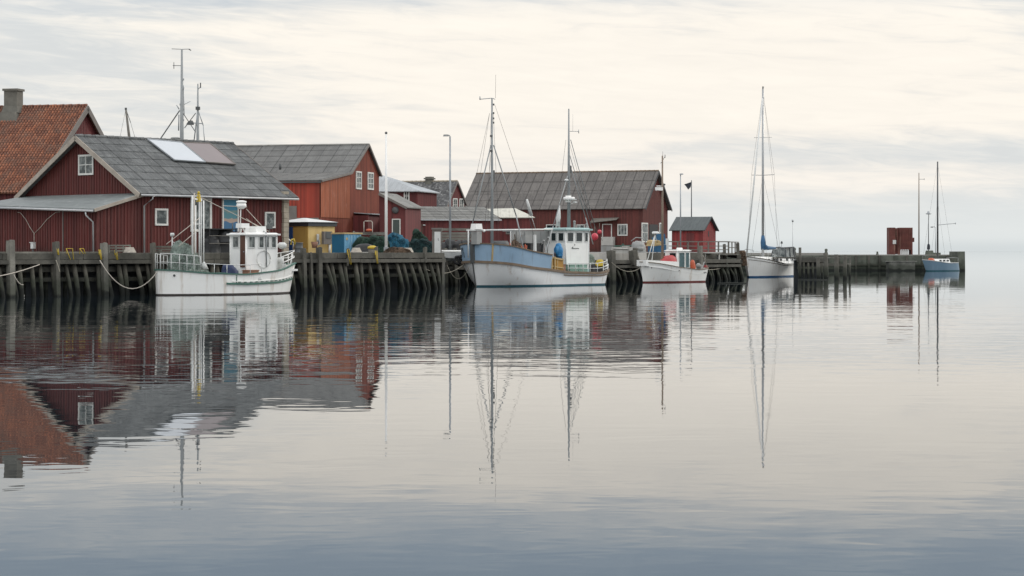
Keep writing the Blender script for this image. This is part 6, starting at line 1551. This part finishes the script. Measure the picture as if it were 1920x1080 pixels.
b_ = onland('tube_stand', 'white tubular frame sticking up behind the rack of green nets', 'frame', 690, 146, 'ropelight', lambda m: m.tube([(-.28, 0, 1.3), (-.28, 0, 2.15), (-.2, 0, 2.2), (.22, 0, 2.2), (.3, 0, 2.1), (.3, 0, .0)], .03, 6))
onland('orange_float', 'orange float lying on the timber rack', 'float', 692, 143.9, 'orange', lambda m: m.ball((0, 0, .1), (.22, .12, .1), 8), 0, None, GZ + 1.45)
onland('dark_crate', 'low dark crate covered with plastic right of the blue container', 'crate', 683, 139.5, ['tarpblack', 'lightwall'], lambda m: (m.heap((0, 0, 0), (.75, .4, .62), 7, 0, 20, .12), m.box((-.1, -.35, .05), (1.2, .3, .07), 0, 1)))
def mk(m):
    m.lathe((0, 0, -.25), [(.26, 0), (.27, .5), (.24, .55)], 12, 0); m.lathe((0, 0, .3), [(.31, 0), (.30, .12), (.12, .2)], 12, 1)
onland('capped_bollard', 'stout grey bollard with yellow cap in front of the green nets', 'bollard', 698, 137.5, ['greycap', 'yellow'], mk)
onland('tan_bucket', 'brown bucket fixed against the yellow hut wall', 'bucket', 590, 143.2, 'brownbox', lambda m: m.lathe((0, 0, 0), [(.16, 0), (.24, .42), (.22, .42)], 10), 0, None, GZ + .35)
# covered racks before the boathouse
def mk(m):
    w = 2.1; mi = 0
    m.box((0, .25, .75), (w, .5, 1.5), 0, 0); m.box((0, 0, 1.52), (w + .1, 1.1, .06), 0, 0); m.heap((.45, 0, .7), (.6, .5, .75), 3, 0, 18, .3); m.heap((-.5, 0, .0), (.6, .5, 1.2), 5, 0, 18, .3)
    for z in (.62, 1.1): m.box((0, -.55, z), (w, .04, .04), 0, 1)
    for x in (-1.0, 1.0): m.box((x, -.5, .75), (.06, .06, 1.5), 0, 0)
onland('covered_rack', 'black tarpaulin-covered storage rack against the boathouse, behind the white wheelhouse', 'rack', 409, 133.5, ['tarpblack', 'greycap'], mk, .75)
# electric cabinet
p = P(819, 474, 146.5); t = thing('electric_cabinet', 'upright electric cabinet with white door and dark sides at the quay edge', 'cabinet', (p.x, 146.5, 1.9))
hz = H + 40 * 146.5 / F - 1.9
b = MB(); b.box((0, .15, hz / 2), (.64, .4, hz)); b.box((0, .12, hz + .04), (.74, .5, .12)); b.build('case', 'bargegrey', t)
b = MB(); b.box((.05, -.07, hz / 2 + .02), (.42, .05, hz - .38)); d_ = b.build('door', 'whitedull', t)
b = MB(); b.box((.1, -.10, hz * .68), (.03, .02, .12)); b.box((.12, -.10, hz * .64), (.06, .02, .03)); b.build('sign_mark', 'steeld', d_)
# timber stack
def mk(m):
    rr = random.Random(8)
    for l in range(7):
        x = -1.45
        for i in range(3):
            m.box((rr.uniform(-.15, .15), i * .35, .32 + l * .21 + (l // 3) * .08), (2.6 + rr.uniform(-.3, .3), .3, .18))
    for x in (-.9, .9):
        for l in (0, 3, 6): m.box((x, .35, .17 + l * .25), (.12, 1.1, .12))
onland('timber_stack', 'stack of old grey beams behind the street lamp', 'timber', 852, 158, 'timberlight', mk, .1)
def mk(m):
    rr = random.Random(2)
    for i in range(6): m.heap((-1.4 + i * .55, rr.uniform(-.2, .2), 0), (.42, .4, rr.uniform(.7, 1.15)), i + 50, 0, 14, .35)
onland('scrap_heap', 'dark jumble of gear under the grey beams by the street lamp', 'scrap', 852, 156, 'tarpblack', mk)
onland('white_boom', 'long white boom lying across trestles left of the blue bow', 'boom', 850, 153, ['white', 'timber'], lambda m: (m.tube([(-1.1, 0, .15), (1.2, 0, .15)], .06, 8), m.box((-.8, 0, -.3), (.1, .3, .8), 0, 1), m.box((.9, 0, -.3), (.1, .3, .8), 0, 1)))
# small dinghy and tyre fenders left of the blue bow
def mk(m):
    vs = []; fs = []
    for i in range(9):
        t_ = i / 8; hw = .62 * math.sin(math.pi * (.12 + .80 * t_)) ** .7
        for y, z in ((-hw, .62), (-hw * .85, .2), (0, .0), (hw * .85, .2), (hw, .62)): vs.append((-1.3 + 2.6 * t_, y, z + .12 * (2 * t_ - 1) ** 2))
    for i in range(8):
        for j_ in range(4): fs.append((i * 5 + j_, i * 5 + 5 + j_, i * 5 + 6 + j_, i * 5 + 1 + j_))
    fs.append((0, 1, 2, 3, 4)); fs.append((44, 43, 42, 41, 40)); m.add(vs, fs)
    m.box((0, 0, .5), (2.2, .9, .05))
onland('dinghy', 'small pale dinghy lying on the lower quay left of the blue bow', 'dinghy', 851, 152.8, 'whitedull', mk, .3, None, 1.76)
for px, py, i in ((866, 487, 0), (858.5, 488, 1)):
    p = P(px, py, 150.6); m = MB(); ring((0, 0, 0), .26, .11, 'y', 14); m = ring((0, 0, 0), .26, .11, 'y', 14); o = m.build('tyre_fender', 'black'); o.location = p
    tag(o, ('black tyre fender nearest the blue bow', 'black tyre fender second from the blue bow')[i], 'fender', 'tyre fenders')
# gear along the lower quay, behind boats two and three
gear = [('concrete_block', 'low pale concrete block with pipes on the quay right of the pink buoy', 'block', 1166, 171, 'lightwall', lambda m: (m.box((0, 0, .2), (1.7, .5, .5)), m.tube([(-.7, -.3, .35), (.5, -.3, .3)], .06, 6), m.box((.3, -.1, .5), (.6, .3, .12)))),
 ('tripod_stand', 'green angle-iron trestle on the quay below the shuttered window of the long shed', 'trestle', 1168, 176, 'greentrim', lambda m: (m.beam((-.5, 0, 0), (0, 0, .75), .08, .08), m.beam((.5, 0, 0), (0, 0, .75), .08, .08), m.beam((-.7, .2, .55), (1.3, .2, .6), .08, .1))),
 ('winch', 'grey winch with curved handle on the quay before the long shed gable', 'winch', 1197, 175, 'greybox', lambda m: (m.heap((0, 0, 0), (.6, .5, .95), 5, 0, 16, .25), m.tube([(-.6, 0, .95), (-.2, 0, 1.25), (.4, 0, 1.2), (.6, 0, .9)], .05, 6), m.lathe((.1, -.3, .2), [(.3, 0), (.3, .3)], 12))),
 ('blue_crates', 'stack of blue crates behind the small white motor boat', 'crates', 1232, 178, 'cratesblue', lambda m: (m.box((0, 0, .35), (1.5, .7, .6)), m.box((.15, .1, .98), (1.1, .7, .62)), m.box((.3, .1, 1.42), (.7, .6, .3)), m.box((-.1, -.4, -.35), (1.3, .3, .4)))),
 ('orange_net_float', 'ochre net floats bundled in front of the blue crates', 'net', 1222, 176.6, 'tan', heaps([((0, 0, .55), (.5, .3, .5), 61), ((.45, 0, .6), (.35, .3, .45), 63)])),
 ('white_locker', 'white upright locker left of the red hut', 'locker', 1249, 186, 'whitedull', lambda m: (m.box((0, 0, .6), (.42, .4, 1.25)), m.box((-.25, 0, .55), (.12, .3, 1.0)))),
 ('bench_table', 'long pale table on the quay in front of the railing', 'table', 1335, 181, 'lightwall', lambda m: (m.box((0, 0, .0), (1.6, .7, .10)), m.box((-.6, 0, -.3), (.1, .5, .55)), m.box((.6, 0, -.3), (.1, .5, .55)))),
 ('rope_heap', 'dark heap of ropes hanging over the quay corner by the yacht bow', 'rope', 1391, 193, 'netbrown', heaps([((0, 0, -.6), (.40, .4, .8), 71), ((.15, -.2, -1.2), (.28, .3, 1.0), 73), ((-.4, 0, -.5), (.3, .3, .6), 75)])),
 ('bollard', 'squat dark bollard on the quay left of the small motor boat bow', 'bollard', 1190, 172.2, 'timber', lambda m: m.lathe((0, 0, -.6), [(.42, 0), (.3, .35), (.22, .8), (.3, .95), (.1, 1.0)], 9))]
for nm, lab, ct, px, Yd, mt, mk in gear: onland(nm, lab, ct, px, Yd, mt, mk)
# railing on the right quay
p0, p1 = P(1232, 470, 186), P(1366, 470, 189)
t = thing('quay_railing', 'grey timber railing in front of the small red hut', 'railing', (p0.x, p0.y, GZ - .05), math.atan2(p1.y - p0.y, p1.x - p0.x))
L = (p1 - p0).length; hz = H + 18 * 187 / F - GZ
for i in range(8):
    b = MB(); x = L * i / 7; b.box((x, 0, hz / 2 - .15), (.11, .11, hz + .3)); b.build('post', 'greycap', t)
b = MB(); b.box((L / 2, 0, hz), (L + .2, .12, .09)); b.build('top_rail', 'greycap', t)
b = MB(); b.box((L / 2, .0, hz * .62), (L, .05, .07)); b.box((L / 2, .0, hz * .3), (L, .05, .07)); b.build('rail', 'greycap', t)
p0, p1 = P(1366, 470, 189), P(1384, 470, 196)
t = thing('side_railing', 'short return of the grey railing at the quay corner', 'railing', (p0.x, p0.y, GZ - .05), math.atan2(p1.y - p0.y, p1.x - p0.x))
L = (p1 - p0).length; hz = 1.0
for i in range(4):
    b = MB(); b.box((L * i / 3 + .1, 0, hz / 2 - .15), (.1, .1, hz + .3)); b.build('post', 'greycap', t)
b = MB(); b.box((L / 2, 0, hz), (L, .1, .08)); b.box((L / 2, 0, .5), (L, .05, .07)); b.build('rail', 'greycap', t)
# yellow ladder hoops on the left quay
for i, (px, py, pyb, w, lab) in enumerate(((107, 464, 478, .10, 'yellow strap wound on the second mooring post from the left'), (130, 466, 487, .42, 'yellow ladder hoop leaning over the quay edge, right of the second mooring post'), (153, 466, 476, .26, 'short yellow hoop at the quay edge, midway between the second and third posts'),
        (187, 468, 487, .10, 'thin slanting yellow bar just left of the third mooring post'), (217, 469, 487, .12, 'thin yellow bar right of the third mooring post'), (653, 468, 496, .18, 'yellow slanting ladder bar below the blue container'), (705, 470, 494, .14, 'yellow slanting bar below the yellow-capped bollard'))):
    a = frA.hit(px, py, 'y', -.42); c_ = frA.hit(px + (5 if w > .15 else 3), pyb, 'y', -.5)
    b = MB(); b.tube([(a.x - w / 2, -.42, a.z - .3), (a.x - w / 2, -.42, a.z), (a.x + w / 2, -.42, a.z), (c_.x + w / 4, -.5, c_.z)], .024, 6); b.tube([(a.x - w / 2, -.42, a.z), (c_.x - w / 4, -.5, c_.z)], .022, 6)
    o = b.build('ladder_hoop', 'yellow'); o.rotation_euler = (0, 0, frA.a); o.location = frA.o
    bpy.context.view_layer.update()
    # put the origin at the hoop itself
    c0 = Vector((a.x, -.42, c_.z)); o.data.transform(Matrix.Translation(-c0)); o.location = Vector((frA.o.x + c0.x * frA.c - c0.y * frA.s, frA.o.y + c0.x * frA.s + c0.y * frA.c, c0.z))
    tag(o, lab, 'ladder', 'yellow ladder hoops')
# mooring lines
def rope(label, p, q, sag, r=.022, mat='rope'):
    p, q = Vector(p), Vector(q); b = MB(); b.tube(catenary(p, q, sag, 14), r, 5)
    return tag(b.build('mooring_rope', mat, None, tuple(p)), label, 'rope', 'mooring ropes')
def w1(fr, v): return Vector((fr.o.x + v.x * fr.c - v.y * fr.s, fr.o.y + v.x * fr.s + v.y * fr.c, v.z))
sternp = w1(k1, H1.pt(.0, .95, 0))
rope('slack rope hanging from the third mooring post to the left boat stern', P(187, 488, 118.3), sternp, 1.25, .026, 'ropelight')
rope('straight rope running from the left picture edge up to the quay waling', P(-30, 522, 111), P(74, 496, 115.5), .1, .028, 'ropelight')
rope('rope from the blue bow back to the upper quay posts, hanging low', P(800, 505, 138.5), P(872, 494, 149.5), .45, .024)
rope('second rope from the blue bow to the lower quay, hanging deepest', P(838, 497, 150), P(880, 500, 148), .9, .024)
rope('rope from the small motor boat bow up to the quay beside the blue boat stern', P(1147, 492, 162), w1(k3, H3.pt(.98, .8, 0)), .55, .024)
rope('rope from the quay corner down to the small motor boat stern', P(1389, 486, 188), w1(k3, H3.pt(.02, .9, 0)), .35, .026)
rope('short yellow-grey rope tied round the second mooring post, trailing down', P(105, 488, 115.3), P(112, 510, 115), -.05, .02)
rope('frayed pale rope end hanging under the waling near the left mooring post', P(26, 515, 112), P(44, 534, 112.3), .15, .02, 'ropelight')
rope('thin line from the yacht bow to the rope heap on the quay corner', w1(k4, H4.pt(.99, .95, 0)), P(1385, 488, 192), .25, .022)
# floating booms close to the waterline
for px0, px1, py, lab in ((1345, 1400, 531.5, 'pale log floating beyond the small motor boat stern'), (1496, 1552, 525, 'pale log floating at the foot of the jetty end')):
    Yd = H * F / (py - HOR); a, c_ = P(px0, py, Yd), P(px1, py, Yd)
    b = MB(); b.tube([(a.x, Yd, .0), ((a.x + c_.x) / 2, Yd + .2, .02), (c_.x, Yd, .0)], .06, 7); tag(b.build('floating_log', 'timberlight', None, (a.x, Yd, 0)), lab, 'log', 'floating logs')
for px, py, lab in ((43.5, 557, 'white float in the dark water below the left mooring post'), (817, 541, 'white float in the dark water left of the blue bow')):
    Yd = H * F / (py - HOR); p = P(px, py, Yd); b = MB(); b.ball((p.x, Yd, .06), (.07, .07, .11), 8); tag(b.build('small_float', 'white', None, (p.x, Yd, 0)), lab, 'float', 'white floats')
# thin sea haze towards the horizon

# a little more of what lies about on the quay
def coil(m, r=.32, n=3, t=.035):
    for i in range(n): m.tube([Vector((math.cos(a * .3142) * (r - i * .03), math.sin(a * .3142) * (r - i * .03), .04 + i * .06)) for a in range(21)], t, 5)
for px, Yd, lab in ((243, 119.5, 'small coil of pale rope on the quay deck just left of the white boat stern'), (668, 137.8, 'coil of pale rope on the quay deck in front of the blue container'), (765, 141.3, 'coil of pale rope on the quay deck before the large dark net mound')):
    onland('rope_coil', lab, 'rope', px, Yd, 'ropelight', lambda m: coil(m, .34, 5), 0, 'rope coils', 2.37)
def mk(m):
    for x in (-.5, .5):
        for y in (-.3, .3): m.box((x, y, .22), (.07, .07, .44))
    for z in (.12, .28, .42): m.box((0, -.32, z), (1.1, .03, .08)); m.box((0, .32, z), (1.1, .03, .08))
onland('wooden_crate', 'low slatted wooden crate on the quay right of the third mooring post', 'crate', 224, 119.6, 'timberlight', mk, ANG1, None, 2.37)
onland('pallet_stack', 'three old pallets stacked by the annex corner behind the left quay', 'pallets', 305, 126.5, 'timber', lambda m: [m.box((0, 0, .08 + i * .16), (1.2, .9, .11), i * .07) for i in range(3)] and None, ANG1)
onland('oil_drum', 'dark dented oil drum at the yellow hut corner', 'drum', 560, 138.5, 'steeld', lambda m: m.lathe((0, 0, 0), [(.27, 0), (.29, .03), (.27, .06), (.27, .28), (.29, .31), (.27, .34), (.27, .6), (.29, .63), (.27, .66)], 12), 0, None, 2.37)
